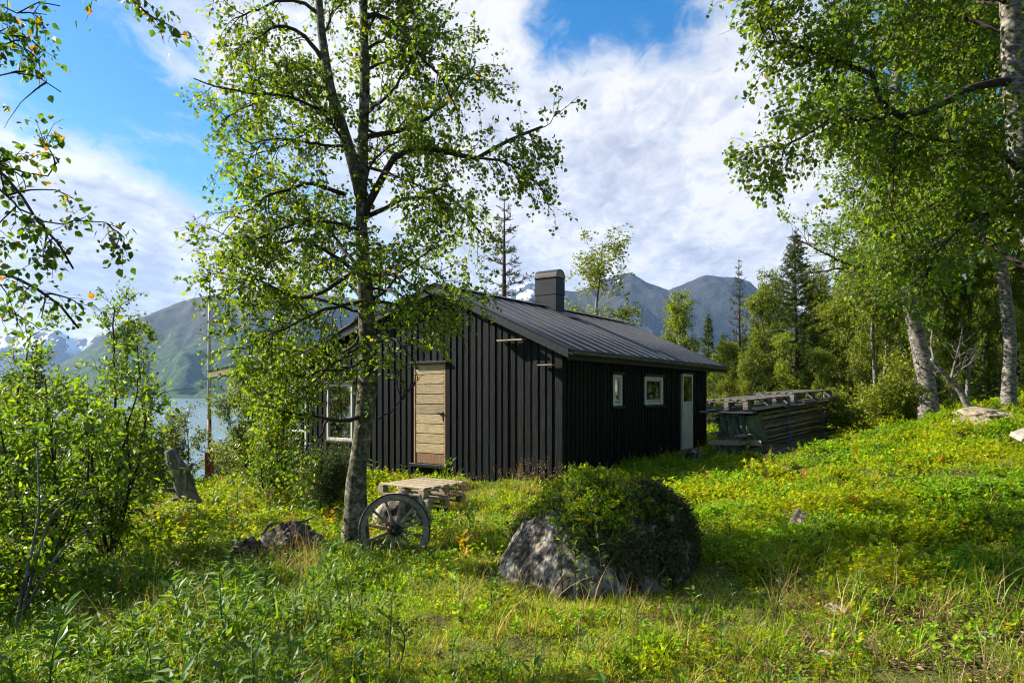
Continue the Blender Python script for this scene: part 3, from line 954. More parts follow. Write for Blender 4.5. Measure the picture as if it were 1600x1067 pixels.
rake(S0 - .025, S0 + .0, MAT['blacktrim'], 'rake_board', -0.13, 0.035, ((-0.24, 2.78), (2.783, 6.9), (6.903, 9.3)))
rake(S0 - .030, S0 + .0, MAT['soffit'], 'fascia_board', -0.14, 0.02, ((9.303, 10.5),))
rake(S0 - .05, S0 + .04, MAT['blacktrim'], 'rake_trim', 0.038, 0.05, ((-0.27, 2.785), (2.787, 6.9), (6.903, 10.55)))
rake(S0 - .05, S0 + .04, MAT['blacktrim'], 'rake_trim', -0.165, -0.142, ((9.303, 10.75),))
rake(S1 + .0, S1 + .025, MAT['blacktrim'], 'rake_board', -0.15, 0.03, ((-0.24, 2.78), (2.783, 6.9), (6.903, 10.5)))
mb = MB(); mb.box((S0 + .01, -0.235, 2.19), (S1 - .01, -0.205, 2.325), bev=.004); mb.build('eave_board', MAT['blacktrim'], roof)
# light purlin ends and the batten stubs by the corner
mb = MB(); mb.box((-0.24, 0.05, 2.10), (-0.06, 0.35, 2.12), bev=.003)
mb.build('batten_stub', MAT['palletwood'], roof)
mb = MB(); mb.box((-0.20, 0.70, 2.565), (-0.06, 1.25, 2.59), bev=.003, M=None); mb.build('batten_stub', MAT['palletwood'], roof)
# gutter: half round, open at the top
mb = MB(); nseg = 10; cyz = (-0.30, 2.325); rg = 0.058
sarr = np.array([S0 - 0.03, S1 + 0.05])
for a, b, ra in ((np.pi, 2 * np.pi, rg), (2 * np.pi, np.pi, rg - 0.004)):
    an = np.linspace(a, b, nseg + 1)
    V = [(s, cyz[0] + ra * math.cos(x), cyz[1] + ra * math.sin(x)) for s in sarr for x in an]
    mb.add(V, [[i, i + 1, i + 1 + nseg + 1, i + nseg + 1] for i in range(nseg)])
gut = mb.build('gutter', MAT['gutter'], cabin, smooth=True)
for s in np.arange(0.2, 8.5, 0.9):
    mb = MB(); an = np.linspace(np.pi, 2 * np.pi, 9)
    V = [(s + ds, cyz[0] + (rg + .004) * math.cos(x), cyz[1] + (rg + .004) * math.sin(x)) for ds in (-.012, .012) for x in an]
    mb.add(V, [[i, i + 1, i + 10, i + 9] for i in range(8)]); mb.build('bracket', MAT['gutter'], gut)
# left porch post and beam under the flat part of the roof
mb = MB(); mb.box((0.0, 8.72, -1.2), (0.16, 8.92, roof_z(8.8) - 0.10), bev=.006); mb.build('porch_post', MAT['blackwood'], cabin)
mb = MB(); mb.box((-0.05, 8.6, roof_z(8.6) - 0.30), (0.1, 10.3, roof_z(10.3) - 0.12), bev=.006); mb.build('porch_beam', MAT['blackwood'], cabin)
# chimney
c0, c1, d0, d1 = 3.88, 4.28, 2.43, 3.03
mb = MB(); mb.box((c0, d0, 3.2), (c1, d1, 4.02), bev=.006); chim = mb.build('chimney', MAT['chimney'], cabin)
mb = MB(); mb.box((c0 - .008, d0 - .008, 4.022), (c1 + .008, d1 + .008, 4.44), bev=.006); mb.build('chimney_casing', MAT['chimney'], chim)
mb = MB(); mb.box((c0 - .03, d0 - .03, 4.442), (c1 + .03, d1 + .03, 4.462), bev=.004); mb.build('cap_rim', MAT['copper'], chim)
mb = MB(); an = np.linspace(0, np.pi, 15); cm, ra = (c0 + c1) / 2, (c1 - c0) / 2 + .012
for rad_, fl in ((ra, False), (ra - .008, True)):
    V = [(cm + rad_ * math.cos(x), t, 4.465 + rad_ * 0.86 * math.sin(x)) for t in (d0 - .012, d1 + .012) for x in an]
    f = [[i, i + 1, i + 16, i + 15] for i in range(14)]
    mb.add(V, [q[::-1] for q in f] if fl else f)
mb.build('chimney_cap', MAT['chimney'], chim, smooth=True)
for t in (d0 + .0, d1 - .0):
    mb = MB()
    V = [(cm + (ra - .01) * math.cos(x), t, 4.465 + (ra - .01) * 0.86 * math.sin(x)) for x in an]
    mb.add(V, np.array([list(range(15))]))
    mb.build('cap_end', MAT['copper'], chim)
mb = MB(); mb.box((c0 - .16, d0 - .42, -0.004), (c1 + .16, d1 + .1, 0.004), M=Matrix.Translation((0, 0, 0)))
for f_ in range(len(mb.v)):
    v = mb.v[f_]; v[:, 2] += np.array([2.46 + .453 * y + .058 for y in v[:, 1]])
mb.build('flashing', MAT['chimney'], chim)

# ------------------------------------------------------------------ trees
BARK_W = [(0.28, (0.035, 0.028, 0.022)), (0.43, (0.07, 0.06, 0.05)), (0.54, (0.22, 0.20, 0.17)), (0.72, (0.42, 0.395, 0.35))]
MAT['bark_white'] = surf('white_birch_bark', BARK_W, scale=5, stretch=(2.2, 2.2, 5.5), rough=0.8, bump=0.5, detail=9, nrough=0.68,
                         second=(3.0, (1, 1, 1), 0.55, 0.66, (0.06, 0.05, 0.035)))
MAT['bark_old'] = surf('old_mossy_birch_bark', [(0.36, (0.016, 0.012, 0.009)), (0.46, (0.065, 0.053, 0.036)), (0.54, (0.16, 0.14, 0.105)), (0.66, (0.34, 0.32, 0.26))], scale=6, stretch=(2.2, 2.2, 2.6), rough=0.92, bump=0.9, detail=11, nrough=0.72,
                       second=(4.0, (1.5, 1.5, 1), 0.50, 0.62, (0.055, 0.060, 0.018)))
MAT['twig'] = surf('dark_birch_twig', [(0.3, (0.018, 0.012, 0.010)), (0.7, (0.060, 0.045, 0.036))], scale=10, rough=0.85, bump=0.2)
MAT['bark_spruce'] = surf('brown_spruce_bark', [(0.3, (0.03, 0.02, 0.013)), (0.7, (0.11, 0.08, 0.055))], scale=8, stretch=(2, 2, 1), rough=0.9, bump=0.5)
MAT['leaf_birch'] = leafmat('birch_leaf', [(0.0, (0.050, 0.105, 0.010)), (0.35, (0.095, 0.175, 0.012)), (0.75, (0.16, 0.24, 0.014)), (0.975, (0.22, 0.26, 0.018)), (1.0, (0.32, 0.24, 0.02))], trans=0.50)
MAT['leaf_hero'] = leafmat('old_birch_leaf', [(0.0, (0.040, 0.085, 0.010)), (0.35, (0.080, 0.145, 0.012)), (0.72, (0.14, 0.205, 0.015)), (0.965, (0.22, 0.24, 0.02)), (1.0, (0.34, 0.24, 0.02))], trans=0.50)
MAT['leaf_near'] = leafmat('near_birch_leaf', [(0.0, (0.035, 0.085, 0.012)), (0.5, (0.070, 0.14, 0.014)), (0.86, (0.15, 0.19, 0.015)), (0.93, (0.32, 0.22, 0.02)), (1.0, (0.35, 0.12, 0.03))], trans=0.45)
MAT['leaf_rowan'] = leafmat('bright_shrub_leaf', [(0.0, (0.05, 0.105, 0.014)), (0.5, (0.10, 0.175, 0.016)), (1.0, (0.18, 0.24, 0.02))], trans=0.48, rough=0.5, spec=0.3)
MAT['leaf_far'] = leafmat('wood_birch_leaf', [(0.0, (0.065, 0.105, 0.012)), (0.5, (0.14, 0.185, 0.016)), (1.0, (0.25, 0.26, 0.022))], trans=0.48)
MAT['leaf_willow'] = leafmat('grey_green_willow_leaf', [(0.0, (0.07, 0.105, 0.03)), (0.5, (0.11, 0.15, 0.035)), (1.0, (0.18, 0.20, 0.05))], trans=0.42, rough=0.4)
MAT['needle'] = leafmat('spruce_needles', [(0.0, (0.030, 0.066, 0.012)), (0.5, (0.070, 0.125, 0.016)), (0.93, (0.125, 0.175, 0.02)), (1.0, (0.16, 0.10, 0.025))], trans=0.22, rough=0.5)
MAT['juniper'] = leafmat('juniper_needles', [(0.0, (0.03, 0.07, 0.015)), (0.5, (0.06, 0.11, 0.022)), (1.0, (0.12, 0.16, 0.03))], trans=0.3, rough=0.5)
MAT['needle_cone'] = leafmat('spruce_needles_with_cones', [(0.0, (0.022, 0.042, 0.013)), (0.5, (0.045, 0.065, 0.018)), (0.8, (0.09, 0.08, 0.022)), (1.0, (0.20, 0.10, 0.03))], trans=0.22, rough=0.5)


def resample(pts, k):
    """smooth polyline through control points, k points"""
    pts = np.asarray(pts, float); n = len(pts)
    if n == 2:
        return pts[0] + (pts[1] - pts[0]) * np.linspace(0, 1, k)[:, None]
    d = np.concatenate([[0], np.cumsum(np.linalg.norm(np.diff(pts, axis=0), axis=1))])
    t = np.linspace(0, d[-1], k)
    ext = np.concatenate([[2 * pts[0] - pts[1]], pts, [2 * pts[-1] - pts[-2]]])
    i = np.clip(np.searchsorted(d, t, side='right') - 1, 0, n - 2)
    u = ((t - d[i]) / np.maximum(d[i + 1] - d[i], 1e-9))[:, None]
    p0, p1, p2, p3 = ext[i], ext[i + 1], ext[i + 2], ext[i + 3]
    return 0.5 * ((2 * p1) + (-p0 + p2) * u + (2 * p0 - 5 * p1 + 4 * p2 - p3) * u ** 2 + (-p0 + 3 * p1 - 3 * p2 + p3) * u ** 3)


def sample_on(par, idx, t):
    """points and tangents at parameter t of parent polylines par [n,k,3]"""
    k = par.shape[1]
    f = np.clip(t, 0, 0.9999) * (k - 1); i = f.astype(int); u = (f - i)[:, None]
    a = par[idx, i]; b = par[idx, i + 1]
    return a + (b - a) * u, norm(b - a)


def spawn(rg, par, n, t0, t1, length, angle, k, droop=0.0, wig=0.25, up=0.0, flat=0.0, weights=None, lenfall=0.5):
    """n children on parents: angle (lo, hi) degrees off the parent; droop pulls tips down, up pulls them up"""
    np_, kk, _ = par.shape
    L = np.linalg.norm(np.diff(par, axis=1), axis=-1).sum(1)
    w = L if weights is None else weights
    idx = rg.choice(np_, n, p=w / w.sum())
    t = rg.uniform(t0, t1, n)
    base, tan = sample_on(par, idx, t)
    rnd = rg.normal(size=(n, 3)); rnd[:, 2] *= (1 - flat)
    perp = norm(rnd - (rnd * tan).sum(1, keepdims=True) * tan)
    a = np.radians(rg.uniform(angle[0], angle[1], n))[:, None]
    d = norm(np.cos(a) * tan + np.sin(a) * perp)
    ln = (rg.uniform(length[0], length[1], n) * (1 - lenfall * t))[:, None]
    pts = np.empty((n, k, 3)); pts[:, 0] = base
    for j in range(1, k):
        d = norm(d + wig * rg.normal(size=(n, 3)) / math.sqrt(k) + np.array([0, 0, up - droop * (j / k)]) )
        pts[:, j] = pts[:, j - 1] + d * ln / (k - 1)
    return pts, idx, t


def leaves(mb, rg, tw, per, size, width=0.78, t0=0.15, hang=0.5, spread=0.025, mi=0, hexa=False, flatten=0.0):
    """leaf blades set along twigs tw [n,k,3]; each blade a small folded shape of its own"""
    n = len(tw) * per
    idx = np.repeat(np.arange(len(tw)), per)
    t = rg.uniform(t0, 1.0, n)
    p, tan = sample_on(tw, idx, t)
    p = p + rg.normal(size=(n, 3)) * spread
    ax = norm(0.5 * tan + rg.normal(size=(n, 3)) * 0.75 + np.array([0, 0, -hang]))
    nn = rg.normal(size=(n, 3)); nn[:, 2] = nn[:, 2] + flatten * np.sign(nn[:, 2] + 1e-6)
    sd = norm(np.cross(ax, norm(nn)))
    nr = np.cross(sd, ax)
    s = (size * rg.uniform(0.45, 1.35, n))[:, None]
    b = p; tip = p + ax * s + nr * s * 0.06
    if hexa:
        l1 = p + ax * s * 0.28 + sd * s * width * 0.48 + nr * s * 0.10; r1 = p + ax * s * 0.28 - sd * s * width * 0.48 + nr * s * 0.10
        l2 = p + ax * s * 0.62 + sd * s * width * 0.36 + nr * s * 0.10; r2 = p + ax * s * 0.62 - sd * s * width * 0.36 + nr * s * 0.10
        V = np.stack([b, l1, l2, tip, r2, r1], 1).reshape(-1, 3)
        o = (np.arange(n) * 6)[:, None]
        f = np.concatenate([o + np.array([[0, 3, 2, 1]]), o + np.array([[0, 5, 4, 3]])], 1).reshape(-1, 4)
    else:
        l1 = p + ax * s * 0.42 + sd * s * width * 0.5 + nr * s * 0.10; r1 = p + ax * s * 0.42 - sd * s * width * 0.5 + nr * s * 0.10
        V = np.stack([b, l1, tip, r1], 1).reshape(-1, 3)
        o = (np.arange(n) * 4)[:, None]
        f = np.concatenate([o + np.array([[0, 2, 1]]), o + np.array([[0, 3, 2]])], 1).reshape(-1, 3)
    mb.add(V, f, mi)


def radii(pts, r0, r1, power=1.0):
    k = pts.shape[-2]
    t = np.linspace(0, 1, k) ** power
    return r0 + (r1 - r0) * t if np.ndim(r0) == 0 else r0[:, None] + (r1[:, None] - r0[:, None]) * t[None]


def finish_tree(name, label, cat, base, trunk_mb, branch_mb, leaf_mb, bark, leafm, group=None, twigm=None, crown='crown'):
    """tree thing: Empty at the foot > trunk, branches, crown"""
    e = empty(name, tuple(base)); tag(e, label, cat, group)
    for mb_, nm, m, sm in ((trunk_mb, 'trunk', bark, True), (branch_mb, 'branches', twigm or MAT['twig'], True), (leaf_mb, crown, leafm, False)):
        if mb_ is None or not mb_.v: continue
        for i in range(len(mb_.v)): mb_.v[i] = mb_.v[i] - np.asarray(base)
        o = mb_.build(nm, m, e, smooth=sm)
        if nm in (crown, 'branches'): o['kind'] = 'stuff'
    return e


def trunk_tube(mb, ctrl, rad, k=40, sides=14, rg=None, rough=0.06, flare=0.0):
    """trunk through control points with uneven girth"""
    pts = resample(ctrl, k)
    d = np.linspace(0, 1, len(rad)); r = np.interp(np.linspace(0, 1, k), d, rad)
    if flare: r = r * (1 + flare * np.exp(-np.linspace(0, 1, k) * 30))
    n0 = mb.n
    tubes(mb, pts, r, sides)
    v = mb.v[-1]
    ctr = np.repeat(pts, sides, axis=0)
    off = v - ctr
    nz = fbm(v * np.array([5, 5, 2.0]), 3, 0.5, seed=4)
    mb.v[-1] = ctr + off * (1 + rough * nz[:, None] * 1.6)
    return pts


def limb_tubes(mb, limbs, r0, r1, sides=7):
    tubes(mb, limbs, radii(limbs, np.broadcast_to(r0, (len(limbs),)).astype(float), np.broadcast_to(r1, (len(limbs),)).astype(float), 0.8), sides)


# ---- the old birch in front of the gable
def hero_birch():
    rg = np.random.default_rng(21)
    Y0 = 7.3
    tr, br, lf = MB(), MB(), MB()
    base = P(556, 851, Y0); base[2] = gz(base[0], base[1]) - 0.06
    main = [base] + [P(x, y, Y0 + d) for x, y, d in ((557, 800, 0), (558, 740, 0), (566, 680, .02), (573, 610, .03), (575, 540, .03), (571, 460, 0), (566, 390, -.03), (565, 320, -.03), (567, 220, 0), (570, 120, .05), (568, 20, .05), (562, -120, .05), (566, -260, .1))]
    mp = trunk_tube(tr, main, [.128, .108, .101, .098, .090, .076, .063, .056, .051, .047, .042, .036, .026, .012], 56, 16, flare=0.35, rough=0.09)
    left = [P(x, y, Y0 + d) for x, y, d in ((566, 318, -.03), (553, 260, -.10), (536, 203, -.16), (518, 145, -.2), (508, 90, -.22), (501, 40, -.25), (497, -20, -.25), (490, -140, -.3), (480, -230, -.3))]
    lp = trunk_tube(tr, left, [.062, .060, .056, .050, .044, .038, .032, .020, .009], 30, 10)
    stub = [P(566, 600, Y0 - .10), P(570, 610, Y0 - .16), P(571, 625, Y0 - .15)]
    lim = [   # (pixel x, y, distance change), start radius
        ([(567, 345, -.02), (591, 278, -.1), (612, 249, -.15), (642, 232, -.2), (688, 236, -.3), (747, 249, -.35), (766, 232, -.4), (800, 214, -.45), (842, 200, -.5)], .048),
        ([(735, 248, -.33), (775, 244, -.45), (812, 256, -.5), (836, 275, -.55), (852, 300, -.55)], .018),
        ([(568, 215, 0), (600, 208, .1), (629, 202, .2), (692, 169, .5), (735, 120, .7), (750, 100, .8)], .032),
        ([(569, 28, .05), (604, 20, 0), (638, 42, -.2), (658, 76, -.35), (690, 112, -.5), (700, 140, -.55)], .030),
        ([(574, 338, 0), (604, 325, .2), (650, 308, .5), (705, 312, .8), (743, 346, 1.0), (762, 375, 1.1)], .030),
        ([(572, 432, 0), (605, 428, -.2), (640, 432, -.35), (662, 452, -.5), (700, 470, -.6), (735, 492, -.7)], .028),
        ([(576, 470, 0), (620, 478, .25), (680, 492, .5), (722, 500, .7)], .022),
        ([(577, 520, 0), (605, 530, -.3), (625, 545, -.5), (640, 560, -.6)], .016),
        ([(592, 655, 0), (606, 645, -.08), (628, 618, -.15), (645, 597, -.2)], .009),
        ([(512, 102, -.2), (469, 59, -.3), (427, 42, -.4), (397, 63, -.5), (362, 78, -.6)], .028),
        ([(507, 139, -.2), (465, 127, 0), (427, 139, .2), (390, 160, .4), (350, 185, .6)], .024),
        ([(540, 304, 0), (490, 291, -.2), (440, 304, -.4), (395, 326, -.5), (350, 345, -.6)], .026),
        ([(562, 420, 0), (530, 380, .2), (511, 359, .35), (481, 350, .5), (456, 312, .7), (430, 290, .8)], .024),
        ([(558, 425, 0), (515, 400, -.3), (470, 380, -.5), (405, 388, -.8), (360, 402, -.9)], .026),
        ([(562, 418, 0), (546, 432, -.1), (520, 452, -.3), (494, 467, -.45), (470, 472, -.55), (446, 463, -.65), (412, 448, -.75), (372, 450, -.8)], .030),
        ([(570, 492, 0), (530, 515, .3), (490, 540, .5), (450, 556, .7), (405, 590, .9)], .024),
        ([(572, 530, 0), (540, 560, -.3), (505, 590, -.5), (470, 612, -.6)], .020),
        ([(560, 652, -.05), (535, 657, -.25), (512, 657, -.35), (478, 648, -.5), (440, 640, -.6), (405, 640, -.65)], .026),
        ([(512, 657, -.35), (490, 680, -.42), (470, 692, -.45), (445, 704, -.45), (420, 715, -.45)], .013),
        ([(498, 22, -.25), (460, 0, -.3), (405, 15, -.4), (365, 35, -.5)], .022),
        ([(568, 180, 0), (610, 150, -.3), (640, 100, -.5), (665, 40, -.6)], .024),
        ([(530, 180, -.1), (480, 200, .3), (430, 230, .5), (385, 250, .6)], .022),
        ([(572, 400, 0), (540, 400, .5), (500, 430, .9), (470, 470, 1.2)], .022),
        ([(570, 380, 0), (610, 390, .5), (650, 410, .9), (690, 430, 1.1)], .022),
        ([(570, 470, 0), (530, 480, -.4), (480, 500, -.6), (430, 520, -.8), (385, 545, -.9)], .022), ([(572, 510, 0), (545, 540, .3), (500, 570, .6), (455, 590, .8), (410, 620, .9)], .02), ([(572, 560, 0), (540, 575, -.3), (500, 580, -.5), (455, 590, -.6), (420, 610, -.6)], .018),
        ([(566, 360, 0), (520, 345, -.5), (460, 340, -.8), (410, 360, -1.0), (370, 380, -1.1)], .022), ([(540, 230, -.1), (490, 220, -.5), (440, 215, -.7), (390, 225, -.8)], .02), ([(574, 450, 0), (610, 455, -.3), (650, 480, -.5), (690, 500, -.7)], .018),
        ([(568, 260, 0), (620, 270, -.5), (670, 290, -.8), (710, 320, -.9)], .02), ([(569, 110, .05), (620, 90, .4), (670, 60, .7), (710, 50, .9)], .02),
        ([(500, 60, -.25), (520, 10, .2), (530, -60, .5)], .018), ([(566, 60, 0), (600, 0, .3), (640, -60, .5)], .02), ([(566, 10, 0), (610, -60, -.3), (650, -90, -.5)], .02),
    ]
    K = 14
    L1 = np.stack([resample([P(x, y, Y0 + d) for x, y, d in pts], K) for pts, r in lim])
    r1 = np.array([r for _, r in lim])
    L1[:, 2:] += np.cumsum(rg.normal(size=(len(L1), K, 3)) * 0.012, axis=1)[:, 2:]
    limb_tubes(br, L1, r1, r1 * 0.28, 7)
    trunk = np.stack([resample(mp[12:], 30), resample(np.concatenate([lp]), 30)])
    au, _, _ = spawn(rg, trunk, 20, 0.12, 0.97, (1.0, 1.7), (45, 80), 12, droop=0.12, wig=0.5, up=0.06, lenfall=0.35)
    limb_tubes(br, au, np.full(len(au), .019), np.full(len(au), .005), 6)
    par = np.concatenate([resample_all(L1, 12), au])
    b2, _, _ = spawn(rg, par, 740, 0.22, 1.0, (0.35, 0.85), (25, 75), 8, droop=0.22, wig=0.55, up=0.03, lenfall=0.35)
    limb_tubes(br, b2, np.full(len(b2), .0065), np.full(len(b2), .0022), 4)
    src = np.concatenate([resample_all(par, 8), b2])
    wt = np.concatenate([np.full(len(par), 3.0), np.full(len(b2), 3.2)])
    b3, _, _ = spawn(rg, src, 4300, 0.2, 1.0, (0.14, 0.42), (25, 80), 4, droop=0.45, wig=0.5, weights=wt, lenfall=0.2)
    u, v = 800 + F * b3[:, 2, 0] / b3[:, 2, 1], 616 + F * (EYE - b3[:, 2, 2]) / b3[:, 2, 1]
    keep = b3[~(((u > 632) & (u < 760) & (v > 556)) | ((u > 595) & (v > 648)) | ((u > 498) & (u < 552) & (v > 592)) | ((u > 700) & (v > 520)))]
    b3 = keep
    limb_tubes(br, b3, np.full(len(b3), .0028), np.full(len(b3), .0012), 3)
    leaves(lf, rg, keep, 12, 0.041, 0.86, 0.05, 0.55, 0.026, hexa=True)
    # short leafy sprouts on the trunk
    sp, _, _ = spawn(rg, resample(mp[14:44], 30)[None], 90, 0.25, 0.9, (0.10, 0.30), (50, 90), 5, droop=0.1, wig=0.4, up=0.1, lenfall=0)
    limb_tubes(br, sp, np.full(len(sp), .003), np.full(len(sp), .0012), 3)
    leaves(lf, rg, sp, 8, 0.043, 0.86, 0.2, 0.3, 0.02, hexa=True)
    # knots and loose bark plates low on the trunk
    for k in range(46):
        t = rg.uniform(0.02, 0.5); p, tn = sample_on(mp[None], np.array([0]), np.array([t])); a = rg.uniform(0, 6.28)
        rr = 0.103 - 0.05 * t
        c = p[0] + np.array([math.cos(a), math.sin(a), 0]) * rr * 0.92
        pts = np.stack([c - [0, 0, .03], c + np.array([math.cos(a), math.sin(a), 0]) * .012, c + [0, 0, .03]])
        tubes(tr, resample(pts, 4), np.array([.004, .018, .018, .004]) * rg.uniform(.6, 1.4), 6)
    return finish_tree('birch_tree', 'tall old birch with twin stems standing before the boarded door', 'tree', base, tr, br, lf, MAT['bark_old'], MAT['leaf_hero'])


def resample_all(a, k):
    return np.stack([resample(x, k) for x in a])


hero_birch()


def birch(name, label, seed, ctrl, rad, n1, len1, n2, len2, n3, per, leaf, bark, leafm, t0=0.25, ang1=(40, 75), droop=0.2, extra=None, extra_r=None, cat='tree', group=None, up1=0.05, hexa=False, k3=4,
          side=None, len3=(0.18, 0.5), stems=None, cull=None):
    """birch from a trunk line: limbs, branches, twigs, leaves; extra: limb lines given by hand"""
    rg = np.random.default_rng(seed)
    tr, br, lf = MB(), MB(), MB()
    ctrl = [np.asarray(c, float) for c in ctrl]
    base = ctrl[0].copy()
    mp = trunk_tube(tr, ctrl, rad, 40, 12, flare=0.25)
    trunks = [resample(mp, 24)]
    for c, r in (stems or []):
        q = trunk_tube(tr, [np.asarray(x, float) for x in c], r, 26, 9); trunks.append(resample(q, 24))
    trunks = np.stack(trunks)
    l1, _, tpos = spawn(rg, trunks, n1, t0, 0.985, len1, ang1, 12, droop=0.12, wig=0.5, up=up1, lenfall=0.55)
    rr = 0.30 * rad[0] * (1 - 0.75 * tpos)
    if side is not None:           # favour limbs reaching to one side
        keep = ((l1[:, -1] - l1[:, 0]) @ np.asarray(side, float)) > rg.uniform(-0.9, 0.4, len(l1))
        l1, rr = l1[keep], rr[keep]
    limb_tubes(br, l1, rr, rr * 0.25, 6)
    par = l1
    if extra is not None:
        ex = np.stack([resample(e, 12) for e in extra]); er = np.asarray(extra_r, float)
        ex[:, 2:] += np.cumsum(rg.normal(size=ex.shape) * 0.015, axis=1)[:, 2:]
        limb_tubes(br, ex, er, er * 0.3, 7); par = np.concatenate([l1, ex])
    b2, _, _ = spawn(rg, par, n2, 0.2, 1.0, len2, (25, 75), 7, droop=droop, wig=0.55, up=0.03, lenfall=0.35)
    limb_tubes(br, b2, np.full(len(b2), .0075), np.full(len(b2), .0025), 4)
    src = np.concatenate([resample_all(par, 7), b2])
    b3, _, _ = spawn(rg, src, n3, 0.2, 1.0, len3, (25, 80), k3, droop=droop * 1.8, wig=0.5, lenfall=0.2, weights=np.concatenate([np.full(len(par), 2.5), np.full(len(b2), 3.0)]))
    if cull is not None:          # keep the crown to its outline
        u, v = 800 + F * b3[:, -1, 0] / b3[:, -1, 1], 616 + F * (EYE - b3[:, -1, 2]) / b3[:, -1, 1]
        b3 = b3[~cull(u, v)]
    limb_tubes(br, b3, np.full(len(b3), .0032), np.full(len(b3), .0014), 3)
    leaves(lf, rg, b3, per, leaf, 0.82, 0.05, 0.5, 0.03 + leaf * 0.2, hexa=hexa)
    return finish_tree(name, label, cat, base, tr, br, lf, bark, leafm, group)


def gpt(px, py, Y, dz=-0.06):
    """foot of something standing on the ground at that pixel column"""
    x = (px - 800) / F * Y
    return np.array([x, Y, gz(x, Y) + dz])


# ---- the big birches on the right
birch('birch_tree', 'large birch at the right edge whose dark boughs reach over the slope', 31,
      [gpt(1665, 0, 7.2)] + [P(x, y, 7.2) for x, y in ((1655, 560), (1630, 420), (1606, 320), (1594, 220), (1583, 110), (1578, 0), (1570, -150), (1568, -300))],
      [.17, .15, .14, .13, .12, .105, .09, .06, .02], 30, (1.3, 2.4), 480, (.45, 1.05), 3200, 12, .052, MAT['bark_white'], MAT['leaf_birch'], t0=0.3, hexa=True, side=(-1, 0, 0),
      extra=[[P(x, y, 7.2 + d) for x, y, d in e] for e in (
          [(1588, 128, 0), (1540, 132, -.1), (1470, 165, -.2), (1412, 180, -.25), (1386, 172, -.3), (1376, 140, -.3), (1370, 115, -.35), (1330, 104, -.4), (1262, 72, -.5), (1200, 60, -.5)],
          [(1392, 176, -.28), (1350, 196, -.3), (1300, 188, -.3), (1262, 214, -.3), (1215, 240, -.3)],
          [(1592, 245, 0), (1560, 240, .1), (1520, 243, .3), (1470, 232, .5), (1430, 236, .6), (1380, 260, .8)],
          [(1584, 60, 0), (1520, 30, .3), (1450, 20, .5), (1380, 40, .7), (1300, 20, .8)],
          [(1580, 10, 0), (1500, -40, -.2), (1400, -30, -.4), (1300, -10, -.5), (1220, 0, -.6)],
          [(1604, 330, 0), (1560, 330, -.3), (1520, 350, -.5), (1480, 390, -.6), (1460, 430, -.6)],
          [(1598, 280, 0), (1560, 270, .5), (1500, 290, .9), (1430, 320, 1.2), (1380, 360, 1.4)],
          [(1410, 181, -.25), (1395, 230, -.2), (1390, 280, -.2), (1380, 330, -.2)])],
      extra_r=[.050, .026, .032, .032, .03, .026, .026, .016], cull=lambda u, v: v > np.interp(u, [1100, 1180, 1230, 1270, 1320, 1400], [230, 330, 345, 355, 450, 620]))
birch('birch_tree', 'birch with a stout white trunk beside the pale rock outcrop, nearer the lumber stack', 32,
      [gpt(1452, 0, 14)] + [P(x, y, 14) for x, y in ((1448, 600), (1436, 540), (1422, 470), (1408, 410), (1398, 320), (1392, 220), (1402, 100), (1400, -60), (1405, -160))],
      [.185, .158, .145, .135, .125, .115, .10, .085, .05, .02], 60, (1.7, 3.0), 700, (.6, 1.4), 4600, 10, .070, MAT['bark_white'], MAT['leaf_birch'], t0=0.26, droop=0.3, len3=(.25, .65),
      cull=lambda u, v: v > np.interp(u, [1100, 1180, 1230, 1270, 1310, 1370, 1430], [200, 320, 345, 355, 450, 570, 640]))
birch('birch_tree', 'slender white birch rising from the pale rock outcrop', 33,
      [gpt(1577, 0, 13.9)] + [P(x, y, 13.9) for x, y in ((1577, 590), (1578, 530), (1571, 460), (1563, 400), (1556, 300), (1548, 180), (1556, 40), (1560, -90), (1556, -180))],
      [.13, .112, .108, .104, .098, .09, .08, .06, .04, .015], 52, (1.4, 2.6), 600, (.6, 1.3), 4000, 10, .070, MAT['bark_white'], MAT['leaf_birch'], t0=0.30, droop=0.3, len3=(.25, .65))

